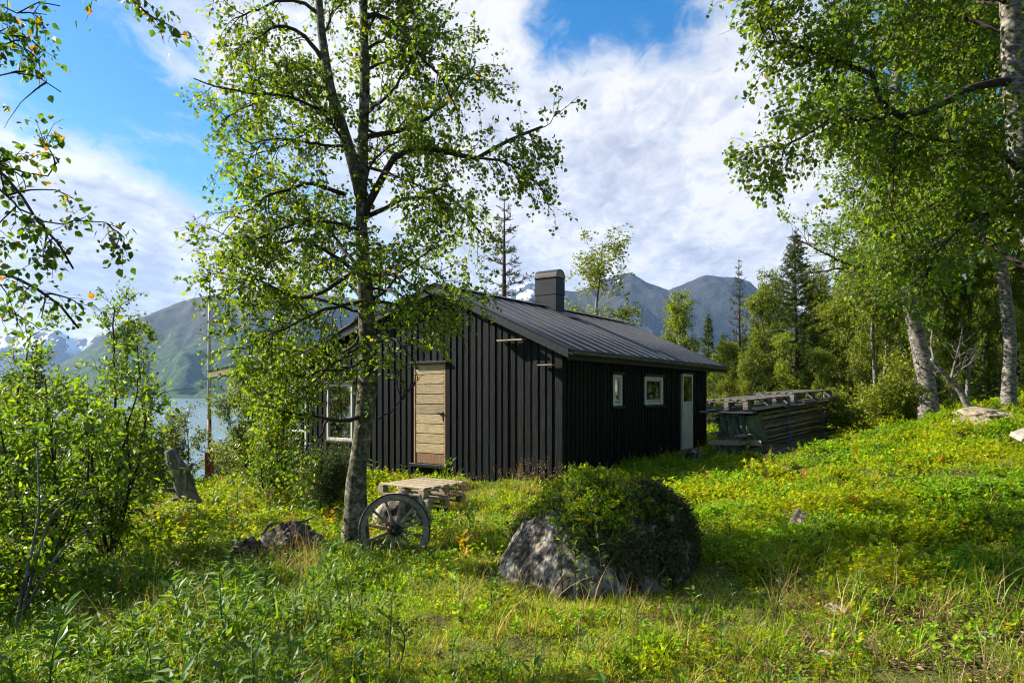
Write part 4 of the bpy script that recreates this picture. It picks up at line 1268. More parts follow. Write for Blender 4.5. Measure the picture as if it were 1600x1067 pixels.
# ---- overhanging birch at the left edge; its trunk stands outside the view
birch('birch_tree', 'birch branches hanging into the picture at the upper left edge', 34,
      [gpt(-420, 0, 4.6)] + [P(x, y, 4.6) for x, y in ((-410, 560), (-390, 380), (-370, 200), (-360, 20), (-350, -200))],
      [.13, .12, .10, .08, .06, .02], 4, (.8, 1.2), 80, (.22, .5), 300, 9, .050, MAT['bark_white'], MAT['leaf_near'], t0=0.4, hexa=True, droop=0.3, len3=(.10, .28),
      extra=[[P(x, y, 4.6 + d) for x, y, d in e] for e in (
          [(-390, 330, 0), (-200, 370, 0), (-60, 395, 0), (10, 407, 0), (60, 422, 0), (98, 440, -.05), (128, 470, -.1), (150, 500, -.15)],
          [(-380, 240, 0), (-150, 250, .1), (-40, 270, .1), (0, 292, .1), (34, 330, .05), (60, 365, 0), (90, 405, 0), (110, 440, 0)],
          [(-370, 180, 0), (-150, 215, .2), (-30, 224, .2), (10, 230, .2), (62, 244, .2), (86, 242, .2), (94, 215, .2)],
          [(-370, 100, 0), (-150, 110, .2), (-20, 108, .2), (30, 96, .2), (62, 110, .2), (90, 122, .2)],
          [(-360, 20, 0), (-100, 20, .2), (0, 14, .2), (40, 30, .2), (80, 8, .2), (112, 14, .2)],
          [(-365, 60, 0), (-100, 60, .3), (-10, 62, .3), (30, 70, .3), (50, 95, .3)],
          [(-300, -120, 0), (0, -80, .2), (120, -50, .3), (170, -10, .3), (200, 14, .3), (240, 42, .3)],
          [(-20, 280, .1), (30, 318, .05), (100, 352, 0), (150, 352, 0), (190, 346, 0), (218, 350, 0)],
          [(-390, 500, 0), (-150, 470, 0), (-40, 475, 0), (10, 490, 0), (26, 500, 0)])],
      extra_r=[.024, .022, .014, .012, .012, .01, .012, .009, .009])

# ---- shrubs and small birches on the left
def shrub(name, label, seed, cx, Y, top, half, nst, n2, n3, per, leaf, leafm, cat='shrub', bottom=None, hexa=False, spread=0.5, width=0.62, lean=(0, 0), group=None, droop=0.08):
    """several stems from one foot; top: pixel y of the tip; half: half width in metres"""
    rg = np.random.default_rng(seed)
    x0 = (cx - 800) / F * Y
    base = np.array([x0, Y, gz(x0, Y) - 0.05])
    H = EYE + (616 - top) / F * Y - base[2]
    br, lf = MB(), MB()
    st = []
    for k in range(nst):
        a = 2 * math.pi * (k + rg.uniform(-.3, .3)) / nst; s = rg.uniform(.25, 1.0) * half * (0.35 if k == 0 else 1)
        h = H * (1.0 if k == 0 else rg.uniform(.5, .95))
        tip = base + np.array([math.cos(a) * s + lean[0], math.sin(a) * s * .9 + lean[1], h])
        midp = base + (tip - base) * .5 + np.array([math.cos(a), math.sin(a), 0]) * s * .18 + rg.normal(size=3) * .05 * H
        st.append(resample([base + rg.normal(size=3) * [.06, .06, 0], midp, tip], 14))
    st = np.stack(st); st[:, 1:] += np.cumsum(rg.normal(size=(nst, 14, 3)) * .012 * H / 2, axis=1)[:, 1:]
    r0 = np.full(nst, .010 + .007 * H)
    limb_tubes(br, st, r0, r0 * .25, 7)
    b2, _, _ = spawn(rg, st, int(n2 * 1.3), .06, 1.0, (.25 * half + .15, .75 * half + .25), (30, 75), 7, droop=droop, wig=.5, up=.10, lenfall=.45)
    n2 = len(b2)
    limb_tubes(br, b2, np.full(n2, .006), np.full(n2, .002), 4)
    src = np.concatenate([resample_all(st, 7), b2])
    n3 = int(n3 * 2.0)
    b3, _, _ = spawn(rg, src, n3, .25, 1.0, (.12, .38), (25, 75), 4, droop=droop, wig=.45, up=.05, lenfall=.2, weights=np.concatenate([np.full(nst, 4.0), np.full(n2, 3.0)]))
    limb_tubes(br, b3, np.full(n3, .0026), np.full(n3, .0012), 3)
    leaves(lf, rg, b3, per, leaf, width, .05, .15, .02 + leaf * .2, hexa=hexa, flatten=0.6)
    e = empty(name, tuple(base)); tag(e, label, cat, group)
    for mb_, nm, m, sm in ((br, 'branches', MAT['twig'], True), (lf, 'crown', leafm, False)):
        for i in range(len(mb_.v)): mb_.v[i] = mb_.v[i] - base
        o = mb_.build(nm, m, e, smooth=sm); o['kind'] = 'stuff'
    return e


shrub('birch_shrub', 'tall bushy young birch at the left with its tip against the far mountain', 41, 145, 9.5, 472, 1.05, 6, 110, 800, 9, .052, MAT['leaf_birch'], hexa=True)
shrub('leafy_shrub', 'bright green large leaved shrub in front of the young birch at the left edge', 42, 45, 6.6, 580, .95, 8, 90, 330, 7, .075, MAT['leaf_rowan'], hexa=True, width=.5)
shrub('leafy_shrub', 'bright green large leaved shrub leaning towards the grey stump', 43, 170, 7.4, 575, .7, 6, 60, 230, 7, .072, MAT['leaf_rowan'], hexa=True, width=.5, lean=(.15, 0))
shrub('leafy_shrub', 'low dark leafy shrub filling the left edge below the bright ones', 44, 10, 5.6, 760, .7, 8, 60, 260, 8, .055, MAT['leaf_birch'], hexa=True)
shrub('willow_shrub', 'grey green willow bush between the young birch and the flagpole, behind the stump', 45, 228, 15.5, 640, .8, 7, 110, 700, 8, .065, MAT['leaf_willow'])
shrub('willow_shrub', 'low rounded willow bush in front of the lake, between the stump and the flagpole', 54, 274, 17.5, 648, .8, 7, 80, 420, 8, .065, MAT['leaf_willow'])
shrub('willow_shrub', 'low willow bush behind the foot of the flagpole, by the lake', 46, 360, 24, 700, 1.2, 7, 90, 520, 8, .085, MAT['leaf_willow'])
shrub('willow_shrub', 'bushy willow at the left end of the cabin, right of the flagpole', 47, 402, 13.5, 566, .68, 8, 130, 800, 9, .058, MAT['leaf_willow'])
shrub('birch_shrub', 'yellow green young birch before the porch post, left of the old birch', 48, 425, 11.5, 585, .50, 6, 80, 420, 9, .052, MAT['leaf_hero'])
shrub('willow_shrub', 'broad willow bush at the far left slope behind the young birch', 49, 60, 14, 600, 1.5, 8, 110, 700, 8, .07, MAT['leaf_willow'])
shrub('willow_shrub', 'low bush below the tall window at the left of the gable', 50, 398, 16.5, 680, .8, 7, 70, 420, 8, .065, MAT['leaf_willow'])
shrub('juniper_bush', 'small green juniper growing beside the birch trunk under the window', 51, 512, 9.6, 705, .30, 12, 90, 700, 14, .030, MAT['juniper'], width=.34)
shrub('leafy_shrub', 'leafy undergrowth bush at the foot of the stout white birch', 52, 1400, 14.6, 560, .75, 8, 90, 520, 8, .065, MAT['leaf_far'])
shrub('leafy_shrub', 'low leafy bush between the lumber stack and the stout white birch', 53, 1345, 15.8, 620, .9, 8, 80, 460, 8, .065, MAT['leaf_far'])


# ---- spruces and birches of the wood behind
def spruce_proto(seed, H, half, needle, whorls, ragged=0.2, t0=0.06, leafmul=1.0):
    """returns meshes (trunk, branches, needles) of a spruce of height H standing at the origin"""
    rg = np.random.default_rng(seed)
    tr, br, lf = MB(), MB(), MB()
    pts = np.stack([np.array([0.03 * math.sin(3 * z / H + seed), 0.03 * math.cos(2 * z / H), z]) for z in np.linspace(-0.2, H, 16)])
    tubes(tr, pts, np.linspace(.018 * H + .02, .006, 16), 8)
    br_l = []; rr = []
    for w in range(whorls):
        u = w / (whorls - 1); z = H * (t0 + (0.985 - t0) * u ** 0.92)
        ln = half * ((1 - u) ** 0.85 * (0.85 if u > .2 else 0.6 + u * 1.25) + 0.035)
        nb = rg.integers(4, 7)
        for k in range(nb):
            a = 2 * math.pi * (k + rg.uniform(-.3, .3)) / nb + w; l = ln * rg.uniform(1 - ragged, 1 + ragged)
            el = math.radians(-8 + 42 * u + rg.uniform(-7, 7))
            d = np.array([math.cos(a) * math.cos(el), math.sin(a) * math.cos(el), math.sin(el)])
            q = [np.array([0, 0, z])]
            for j in range(1, 8):
                sag = -0.10 * math.sin(math.pi * j / 7) * l * (1 - u) + 0.10 * l * (j / 7) ** 2
                q.append(np.array([0, 0, z]) + d * l * j / 7 + np.array([0, 0, sag]) + rg.normal(size=3) * .012 * l)
            br_l.append(np.stack(q)); rr.append(.004 + .010 * l)
    B = np.stack(br_l); rr = np.array(rr)
    tubes(br, B, radii(B, rr, rr * .25), 4)
    Lb = np.linalg.norm(B[:, -1] - B[:, 0], axis=1)
    n2 = int(46 * Lb.sum() * leafmul)
    b2, idx, t = spawn(rg, B, n2, 0.12, 1.0, (.12, .30), (35, 65), 3, droop=.12, wig=.2, up=.02, lenfall=.5, flat=.65)
    tubes(br, b2, np.full((len(b2), 3), .0028), 3)
    # needles: thin blades pointing forward along the twig on all sides
    per = 20
    leaves_needles(lf, rg, b2, per, needle)
    leaves_needles(lf, rg, resample_all(B, 6), 14, needle)
    top = np.stack([np.array([0, 0, H * .93]), np.array([0, 0, H * 1.02])])
    leaves_needles(lf, rg, resample(top, 6)[None], 40, needle)
    return tr, br, lf


def leaves_needles(mb, rg, tw, per, size):
    n = len(tw) * per; idx = np.repeat(np.arange(len(tw)), per)
    p, tan = sample_on(tw, idx, rg.uniform(0, 1, n))
    rnd = rg.normal(size=(n, 3)); perp = norm(rnd - (rnd * tan).sum(1, keepdims=True) * tan)
    ax = norm(tan * .75 + perp * .75 + np.array([0, 0, .12])); sd = norm(np.cross(ax, rg.normal(size=(n, 3))))
    s = (size * rg.uniform(.7, 1.3, n))[:, None]
    V = np.stack([p - sd * s * .13, p + sd * s * .13, p + ax * s], 1).reshape(-1, 3)
    o = (np.arange(n) * 3)[:, None]
    mb.add(V, o + np.array([[0, 1, 2]]))


def bbirch_proto(seed, H, half, leafm, n1=40, n2=260, n3=1900, per=9, leaf=.080):
    rg = np.random.default_rng(seed)
    tr, br, lf = MB(), MB(), MB()
    ctrl = [np.array([0, 0, -.2])] + [np.array([rg.normal() * .10 * z / 3, rg.normal() * .10 * z / 3, z]) for z in np.linspace(.12, 1, 6) * H]
    mp = trunk_tube(tr, ctrl, list(np.linspace(.016 * H, .01, 7)), 26, 8)
    l1, _, tp = spawn(rg, resample(mp, 20)[None], n1, .16, .97, (half * .75, half * 1.35), (35, 70), 9, droop=.08, wig=.45, up=.09, lenfall=.62)
    rr = .02 * (1 - .7 * tp); limb_tubes(br, l1, rr, rr * .25, 5)
    b2, _, _ = spawn(rg, l1, n2, .2, 1, (.35, .9), (25, 70), 6, droop=.15, wig=.5, up=.04, lenfall=.35)
    limb_tubes(br, b2, np.full(n2, .007), np.full(n2, .0025), 3)
    b3, _, _ = spawn(rg, np.concatenate([resample_all(l1, 6), b2]), n3, .2, 1, (.2, .5), (25, 75), 4, droop=.25, wig=.45, lenfall=.2, weights=np.concatenate([np.full(n1, 3.0), np.full(n2, 3.0)]))
    limb_tubes(br, b3, np.full(n3, .0035), np.full(n3, .0016), 3)
    leaves(lf, rg, b3, per, leaf, .8, .05, .4, .05)
    return tr, br, lf


PROTO = {}
for key, (fn, args, bark, lm, H) in {
    'spruce_tall': (spruce_proto, (61, 8.0, 1.7, .062, 34), 'bark_spruce', 'needle', 8.0),
    'spruce_ragged': (spruce_proto, (62, 7.0, 1.1, .056, 28, .35), 'bark_spruce', 'needle_cone', 7.0),
    'spruce_sparse': (spruce_proto, (67, 7.0, 1.35, .050, 22, .35, .06, .42), 'bark_spruce', 'needle_cone', 7.0),
    'spruce_narrow': (spruce_proto, (63, 5.0, .95, .055, 26), 'bark_spruce', 'needle', 5.0),
    'birch_full': (bbirch_proto, (64, 7.0, 1.7, 'leaf_far'), 'bark_white', 'leaf_far', 7.0),
    'birch_slim': (bbirch_proto, (65, 7.0, 1.15, 'leaf_far', 32, 220, 1500), 'bark_white', 'leaf_far', 7.0),
    'birch_sparse': (bbirch_proto, (66, 7.0, 1.5, 'leaf_far', 34, 220, 1050, 8, .075), 'bark_white', 'leaf_far', 7.0),
}.items():
    a = [x for x in args if not (isinstance(x, str))]
    tr, br, lf = fn(*a[:3], *( [None] if fn is bbirch_proto else []), *a[3:])
    PROTO[key] = (tr.mesh('trunk', MAT[bark], True), br.mesh('branches', MAT['twig'], True), lf.mesh('crown', MAT[lm]), H)


def place(key, px, Y, top, label, group, wide=1.0, name=None, cat='tree'):
    tm, bm_, lm, H = PROTO[key]
    x = (px - 800) / F * Y; z = gz(x, Y) - .05
    h = EYE + (616 - top) / F * Y - z
    s = h / H
    e = empty(name or ('spruce_tree' if 'spruce' in key else 'birch_tree'), (x, Y, z), random.uniform(0, 6.28))
    e.scale = (s * wide, s * wide, s)
    tag(e, label, cat, group)
    for m, nm in ((tm, 'trunk'), (bm_, 'branches'), (lm, 'crown')):
        o = bpy.data.objects.new(nm, m); col.objects.link(o); o.parent = e
        if nm != 'trunk': o['kind'] = 'stuff'
    return e


WOOD = 'trees of the wood behind the cabin'
place('spruce_sparse', 788, 22, 308, 'thin ragged spruce rising behind the ridge, left of the chimney', WOOD, 1.15)
place('birch_sparse', 938, 23, 376, 'loose leaved birch behind the roof just right of the chimney', WOOD, 1.25)
place('birch_full', 1062, 30, 472, 'round yellow green birch behind the far end of the roof', WOOD, .85)
place('spruce_narrow', 1107, 29, 490, 'small dark pointed spruce above the far roof corner', WOOD, .75)
place('spruce_sparse', 1155, 25, 405, 'brownish spruce with a bare spire against the double topped mountain', WOOD, .75)
place('spruce_tall', 1243, 23, 360, 'tallest spruce of the wood, standing above the lumber stack', WOOD, 1.15)
place('birch_slim', 1196, 21, 452, 'yellow green birch between the brownish spruce and the tallest spruce', WOOD, .95)
place('birch_slim', 1135, 21.5, 535, 'low yellow green birch at the far corner of the cabin', WOOD, 1.1)
place('birch_full', 1165, 19.5, 560, 'bushy low birch behind the near end of the lumber stack', WOOD, .8)
place('spruce_tall', 1316, 22, 452, 'dark spruce right of the tallest spruce, behind the end of the lumber stack', WOOD, .95)
place('spruce_narrow', 1290, 26, 470, 'thin spruce peeping out right beside the tallest spruce', WOOD, .8)
place('spruce_narrow', 1352, 24, 440, 'spruce whose tip meets the hanging leaves of the stout white birch', WOOD, 1.0)
place('birch_slim', 1280, 19.5, 545, 'low birch behind the middle of the lumber stack', WOOD, 1.0)
place('birch_full', 1345, 18.5, 530, 'leafy birch behind the far end of the lumber stack', WOOD, .7)
place('spruce_tall', 1500, 18, 480, 'broad dark spruce behind the leaning dead tree', WOOD, 1.25)
place('spruce_tall', 1420, 21, 430, 'dark spruce behind the stout white birch trunk', WOOD, 1.1)
place('spruce_tall', 1590, 17.5, 470, 'broad dark spruce behind the slender white birch, at the right edge', WOOD, 1.25)
place('birch_full', 1540, 21, 400, 'leafy birch in the wood between the two white trunks', WOOD, .8)
place('birch_full', 1460, 24, 400, 'leafy birch deep in the wood behind the two white trunks', WOOD, .8)
place('spruce_narrow', 57, 22, 530, 'small dark spruce tip at the far left above the shrubs', WOOD, .8)
place('spruce_ragged', 845, 27, 445, 'low ragged spruce whose branch shows left of the chimney', WOOD, 1.2)
place('birch_full', 1385, 17.5, 400, 'leafy birch left of the stout white trunk, just behind it', WOOD, .75)
place('birch_full', 1490, 16.5, 430, 'leafy birch filling the gap between the two white trunks', WOOD, .75)
place('birch_full', 1610, 16, 380, 'leafy birch behind the slender white trunk at the right edge', WOOD, .8)
place('birch_slim', 1310, 20.5, 470, 'slim birch just right of the tallest spruce', WOOD, 1.2)
place('birch_slim', 1232, 19.5, 520, 'low slim birch in front of the tallest spruce', WOOD, 1.15)
place('spruce_tall', 1360, 19, 500, 'dark spruce filling the gap left of the stout white trunk', WOOD, 1.25)
place('spruce_tall', 1545, 16.8, 520, 'dark low spruce just left of the slender white trunk', WOOD, 1.4)
for px, Yd, tp, wd, lb in ((1368, 17.0, 345, .72, 'tall light green birch just left of the stout white trunk'), (1432, 16.6, 330, .7, 'tall light green birch right behind the stout white trunk'), (1512, 16.4, 320, .75, 'tall light green birch behind the bare dead tree'), (1566, 16.2, 330, .7, 'tall light green birch right behind the slender white trunk'), (1335, 20.5, 400, .8, 'light green birch above the far end of the lumber stack'), (1205, 25, 440, .8, 'light green birch between the two tall spruces, deeper in the wood'), (1275, 24, 430, .8, 'light green birch right behind the tallest spruce')):
    place('birch_full', px, Yd, tp, lb, WOOD, wd)
for px, Yd, tp, wd, lb in ((1180, 23, 500, 1.2, 'dark spruce behind the yellow green birches at the near end of the stack'), (1270, 21, 510, 1.2, 'broad spruce behind the middle of the stack'), (1330, 20.5, 560, 1.3, 'low broad spruce at the far end of the stack'), (1455, 17.5, 560, 1.4, 'low dark spruce right behind the dead tree'), (1395, 19.5, 540, 1.3, 'dark low spruce left of the stout white trunk'), (1130, 26, 520, 1.1, 'dark spruce just beyond the far roof corner')):
    place('spruce_tall', px, Yd, tp, lb, WOOD, wd)
rgx = random.Random(3)
for i in range(34):
    px = 1130 + i * 19 + rgx.uniform(-10, 10)
    key = rgx.choice(['spruce_tall', 'birch_full', 'birch_slim', 'spruce_narrow', 'birch_full'])
    Yd = rgx.uniform(27, 38)
    place(key, px, Yd, rgx.uniform(470, 560) if px < 1300 else rgx.uniform(400, 500), 'spruce deep in the wood, half hidden by nearer trees' if 'spruce' in key else 'birch deep in the wood, half hidden by nearer trees', 'far spruces of the wood' if 'spruce' in key else 'far birches of the wood', rgx.uniform(.9, 1.3))
for k, (ax_, dist, hh) in enumerate(((46, 15, 8), (52, 10.5, 7), (58, 14, 9), (65, 11, 7.5), (72, 15, 9), (80, 12, 8), (89, 14, 9), (98, 11, 8), (108, 14, 9), (118, 12, 8), (130, 14, 9), (143, 13, 8), (157, 15, 9), (171, 13, 8), (185, 15, 9), (200, 14, 8))):
    x_, y_ = dist * math.sin(R(ax_)), dist * math.cos(R(ax_))
    key = ('birch_full', 'spruce_tall')[k % 3 == 1]
    tm, bm_, lm, H = PROTO[key]
    e = empty('spruce_tree' if 'spruce' in key else 'birch_tree', (x_, y_, gz(x_, y_) - .05), k * 1.3); e.scale = (hh / H * 1.15, hh / H * 1.15, hh / H)
    tag(e, 'spruce of the wood around the clearing, outside the picture' if 'spruce' in key else 'birch of the wood around the clearing, outside the picture', 'tree', 'spruces around the clearing' if 'spruce' in key else 'birches around the clearing')
    for m, nm in ((tm, 'trunk'), (bm_, 'branches'), (lm, 'crown')):
        o = bpy.data.objects.new(nm, m); col.objects.link(o); o.parent = e
        if nm != 'trunk': o['kind'] = 'stuff'
for px, Yd, tp in ((-260, 14, 520), (-120, 20, 560), (20, 26, 600)):
    place('birch_full', px, Yd, tp, 'low birch on the slope down to the lake at the left', 'low birches on the lake slope', 1.1)

# ------------------------------------------------------------------ rocks
def ico(sub):
    t = (1 + 5 ** .5) / 2
    v = [(-1, t, 0), (1, t, 0), (-1, -t, 0), (1, -t, 0), (0, -1, t), (0, 1, t), (0, -1, -t), (0, 1, -t), (t, 0, -1), (t, 0, 1), (-t, 0, -1), (-t, 0, 1)]
    f = [(0, 11, 5), (0, 5, 1), (0, 1, 7), (0, 7, 10), (0, 10, 11), (1, 5, 9), (5, 11, 4), (11, 10, 2), (10, 7, 6), (7, 1, 8), (3, 9, 4), (3, 4, 2), (3, 2, 6), (3, 6, 8), (3, 8, 9), (4, 9, 5), (2, 4, 11), (6, 2, 10), (8, 6, 7), (9, 8, 1)]
    v = [np.array(x) / np.linalg.norm(x) for x in v]
    for _ in range(sub):
        cache = {}; nf = []
        def mid(a, b):
            k = (min(a, b), max(a, b))
            if k not in cache:
                m = v[a] + v[b]; v.append(m / np.linalg.norm(m)); cache[k] = len(v) - 1
            return cache[k]
        for a, b, c in f:
            ab, bc, ca = mid(a, b), mid(b, c), mid(c, a)
            nf += [(a, ab, ca), (b, bc, ab), (c, ca, bc), (ab, bc, ca)]
        f = nf
    return np.array(v), np.array(f)


ICO4 = ico(4); ICO3 = ico(3); ICO5 = ico(5)


def rock_mesh(size, seed, mat, amp=0.25, freq=1.2, facet=0.35, icos=None, shape=None):
    V, Fc = icos or ICO3
    V = V.copy()
    d = 1 + amp * fbm(V * freq + seed * 3.1, 5, 0.55, seed=seed)[:, None]
    rg = np.random.default_rng(seed)
    W = V * d
    for _ in range(7):               # flat broken faces
        n = norm(rg.normal(size=3)); lim = rg.uniform(.62, .9)
        ex = W @ n - lim
        W = W - np.outer(np.maximum(ex, 0) * (facet * 2), n)
    W = W * np.asarray(size)
    if shape is not None: W = shape(W)
    mb = MB(); mb.add(W, Fc)
    return mb


def rock(name, label, loc, size, seed, mat, rz=0.0, group=None, cat='rock', amp=.25, icos=None, sink=.3, facet=.35):
    mb = rock_mesh(size, seed, mat, amp, icos=icos, facet=facet)
    o = mb.build(name, MAT[mat], smooth=True)
    z = gz(loc[0], loc[1]) + size[2] * (1 - 2 * sink)
    o.location = (loc[0], loc[1], z); o.rotation_euler = (0, 0, rz)
    tag(o, label, cat, group)
    return o


# the big boulder
BO = np.array([0.72, 6.25]); BZ = gz(BO[0], BO[1], False) - 0.10


def boulder_shape(W):
    W = W.copy()
    z = W[:, 2]
    u = np.clip(z, 0, 2)
    W[:, 0] = W[:, 0] * (1 - 0.10 * u) + 0.10 * u          # top a little to the right of the middle
    W[:, 1] = W[:, 1] * (1 - 0.15 * u)
    return W


V, Fc = ICO5
W = V * (1 + 0.13 * fbm(V * 1.6 + 4.0, 5, 0.55, seed=77)[:, None] + 0.025 * fbm(V * 7 + 1, 4, .6, seed=78)[:, None])
for n, lim, k in (((-.75, -.5, .35), .80, .8), ((.2, -.9, .25), .84, .7), ((.8, -.45, .1), .88, .6), ((-.3, -.8, -.3), .86, .6), ((-.95, 0, .25), .86, .7)):
    n = norm(np.array(n, float)); ex = W @ n - lim; W = W - np.outer(np.maximum(ex, 0) * k, n)
W = boulder_shape(W * np.array([.93, .98, .88]))
W[:, 2] = np.where(W[:, 2] < 0, W[:, 2] * .35, W[:, 2])
W[:, 0] *= 1 + .18 * np.clip(.45 - W[:, 2], 0, .6)
BOULDER_V, BOULDER_F = W, Fc
mb = MB(); mb.add(W, Fc)
o = mb.build('boulder', MAT['rock'], smooth=True); o.location = (BO[0], BO[1], BZ)
tag(o, 'big grey lichened boulder with a cap of berry shrubs, centre foreground', 'boulder')

rock('rock', 'rounded brown rock on the grass in front of the white door', P(1085, 700, 14.6)[:2], (.24, .2, .2), 3, 'rock', .3)
rock('rock_outcrop', 'long pale rock outcrop at the foot of the slender white birch', P(1553, 640, 12.9)[:2] , (.56, .42, .22), 14, 'palerock', -.12, icos=ICO4, sink=.32, facet=.5)
rock('rock', 'grey lower slab of rock left of the pale outcrop', P(1518, 640, 12.7)[:2], (.38, .3, .14), 15, 'palerock', .2, icos=ICO4, sink=.3, facet=.5)
rock('rock', 'dark rounded rock behind the wagon wheel', P(630, 800, 8.4)[:2], (.36, .3, .32), 6, 'rock', .6, sink=.22)
rock('rock', 'small pinkish rock among dry grass on the right slope', P(1252, 870, 6.9)[:2], (.12, .1, .17), 7, 'rock', .2, sink=.2)
for i, (px, Y, s) in enumerate(((1365, 4.45, .06), (1290, 5.0, .07), (1310, 4.7, .09), (1300, 4.0, .08), (1330, 4.15, .07), (1420, 4.1, .08), (1470, 3.9, .06), (1235, 4.05, .05), (1540, 4.0, .07))):
    x = (px - 800) / F * Y
    rock('stone', ['flat grey stone in the grass below the right slope, %s' % w for w in ('topmost small one', 'beside a berry tuft', 'largest of them', 'near the bottom edge', 'beside yellow moss', 'on the bare soil', 'far along the soil', 'leftmost of them', 'nearest the right edge')][i], (x, Y), (s, s * .8, s * .45), 20 + i, 'palerock', i, 'stones on the path', sink=.25)

MAT['rootwood'] = surf('brown_rotten_root', [(0.36, (0.018, 0.013, 0.009)), (0.47, (0.065, 0.045, 0.030)), (0.55, (0.16, 0.125, 0.095)), (0.66, (0.36, 0.33, 0.29))], scale=7, stretch=(1, 1, 1.6), rough=0.92, bump=0.9, detail=11, nrough=0.7, dist=0.8)
# heap of weathered roots and stones left of the old birch
root = empty('root_heap', (P(440, 860, 6.9)[0], 6.9, gz(P(440, 860, 6.9)[0], 6.9)))
tag(root, 'weathered grey rootstock heap with stones and dry grass, left of the old birch', 'stump')
hx = np.array(root.location)
rgr = np.random.default_rng(8)
for i, (dx, dy, dz, sx, sy, sz) in enumerate(((-.26, -.06, .10, .20, .16, .15), (-.02, .0, .16, .24, .18, .16), (.22, -.02, .17, .22, .16, .17), (.05, .05, .30, .10, .1, .10), (-.38, -.08, .04, .12, .1, .10), (.33, .03, .08, .16, .14, .12), (.08, -.16, .06, .26, .12, .11))):
    mb = rock_mesh((sx, sy, sz), 50 + i, 'deadwood', .42, freq=2.0, icos=ICO4)
    oo = mb.build('root_lump', MAT['rootwood'], root, smooth=True); oo.location = (dx, dy, dz - .05); oo.rotation_euler = (rgr.uniform(-.4, .4), rgr.uniform(-.4, .4), rgr.uniform(0, 6))
for i in range(9):
    a = rgr.uniform(0, 6.28); p0 = np.array([rgr.uniform(-.3, .3), rgr.uniform(-.1, .1), rgr.uniform(.15, .32)])
    q = [p0]
    d = np.array([math.cos(a), math.sin(a) * .6, rgr.uniform(-.2, .5)])
    for j in range(5): d = d + rgr.normal(size=3) * .35 + np.array([0, 0, -.12]); q.append(q[-1] + d * .05)
    mb = MB(); tubes(mb, resample(q, 10), np.linspace(.024, .007, 10), 7); mb.build('root', MAT['deadwood'], root, smooth=True)

# grey leaning stump
def stump():
    base = gpt(292, 0, 12.0, -.05)
    e = empty('tree_stump', tuple(base)); tag(e, 'silver grey broken tree stump leaning left, with stub branches', 'stump')
    mb = MB()
    q = [np.array(x) for x in ((.08, 0, -.1), (.02, 0, .25), (-.12, 0, .6), (-.26, 0, .92), (-.30, 0, 1.02))]
    pts = resample(q, 26); r = np.interp(np.linspace(0, 1, 26), [0, .12, .3, .6, .9, 1], [.24, .19, .16, .14, .12, .085])
    tubes(mb, pts, r, 18)
    v = mb.v[-1]; ctr = np.repeat(pts, 18, axis=0)
    mb.v[-1] = ctr + (v - ctr) * (1 + .22 * fbm(v * np.array([7, 7, 2.0]), 4, .55, seed=5))[:, None]
    mb.build('trunk', MAT['deadwood'], e, smooth=True)
    for pts, rr in (([(-.02, -.05, .62), (.10, -.12, .72), (.16, -.14, .80)], (.06, .045, .03)), ([(-.1, -.04, .3), (-.3, -.12, .34), (-.42, -.14, .36)], (.05, .035, .015)), ([(-.24, 0, .9), (-.36, -.02, 1.04), (-.38, -.02, 1.12)], (.05, .03, .008)), ([(-.1, 0, .15), (-.25, -.1, .1), (-.36, -.12, -.02)], (.08, .06, .04))):
        mb = MB(); tubes(mb, resample(pts, 7), np.interp(np.linspace(0, 1, 7), [0, .5, 1], rr), 8); mb.build('stub_branch', MAT['deadwood'], e, smooth=True)


stump()


# ------------------------------------------------------------------ flagpole
fb = gpt(327, 0, 20.5, -.05)
fp = empty('flagpole', tuple(fb)); tag(fp, 'thin white flagpole on a rust red post, left of the cabin', 'flagpole')
ztop = EYE + (616 - 430) / F * 20.5 - fb[2]
def pole(z0, z1, r0, r1, mat, name, dx=0, sides=10):
    mb = MB(); tubes(mb, np.array([[dx, 0, z0], [dx, 0, (z0 + z1) / 2], [dx, 0, z1]]), np.array([r0, (r0 + r1) / 2, r1]), sides); return mb.build(name, mat, fp, smooth=True)
zr = EYE + (616 - 655) / F * 20.5 - fb[2]; zb = EYE + (616 - 706) / F * 20.5 - fb[2]
pole(zr, ztop, .058, .030, MAT['polewhite'], 'mast')
pole(0.5, zr - .002, .058, .058, MAT['polered'], 'mast_foot')
for dx in (-.085, .085):
    mb = MB(); mb.box((dx - .035, -.06, 0), (dx + .035, .06, zb), bev=.008); mb.build('post_cheek', MAT['polered'], fp)
mb = MB(); v, f = ico(2); mb.add(v * .06 + [0, 0, ztop + .05], f); mb.build('finial', MAT['iron'], fp, smooth=True)
pole(ztop + .08, ztop + .22, .012, .004, MAT['iron'], 'spike')


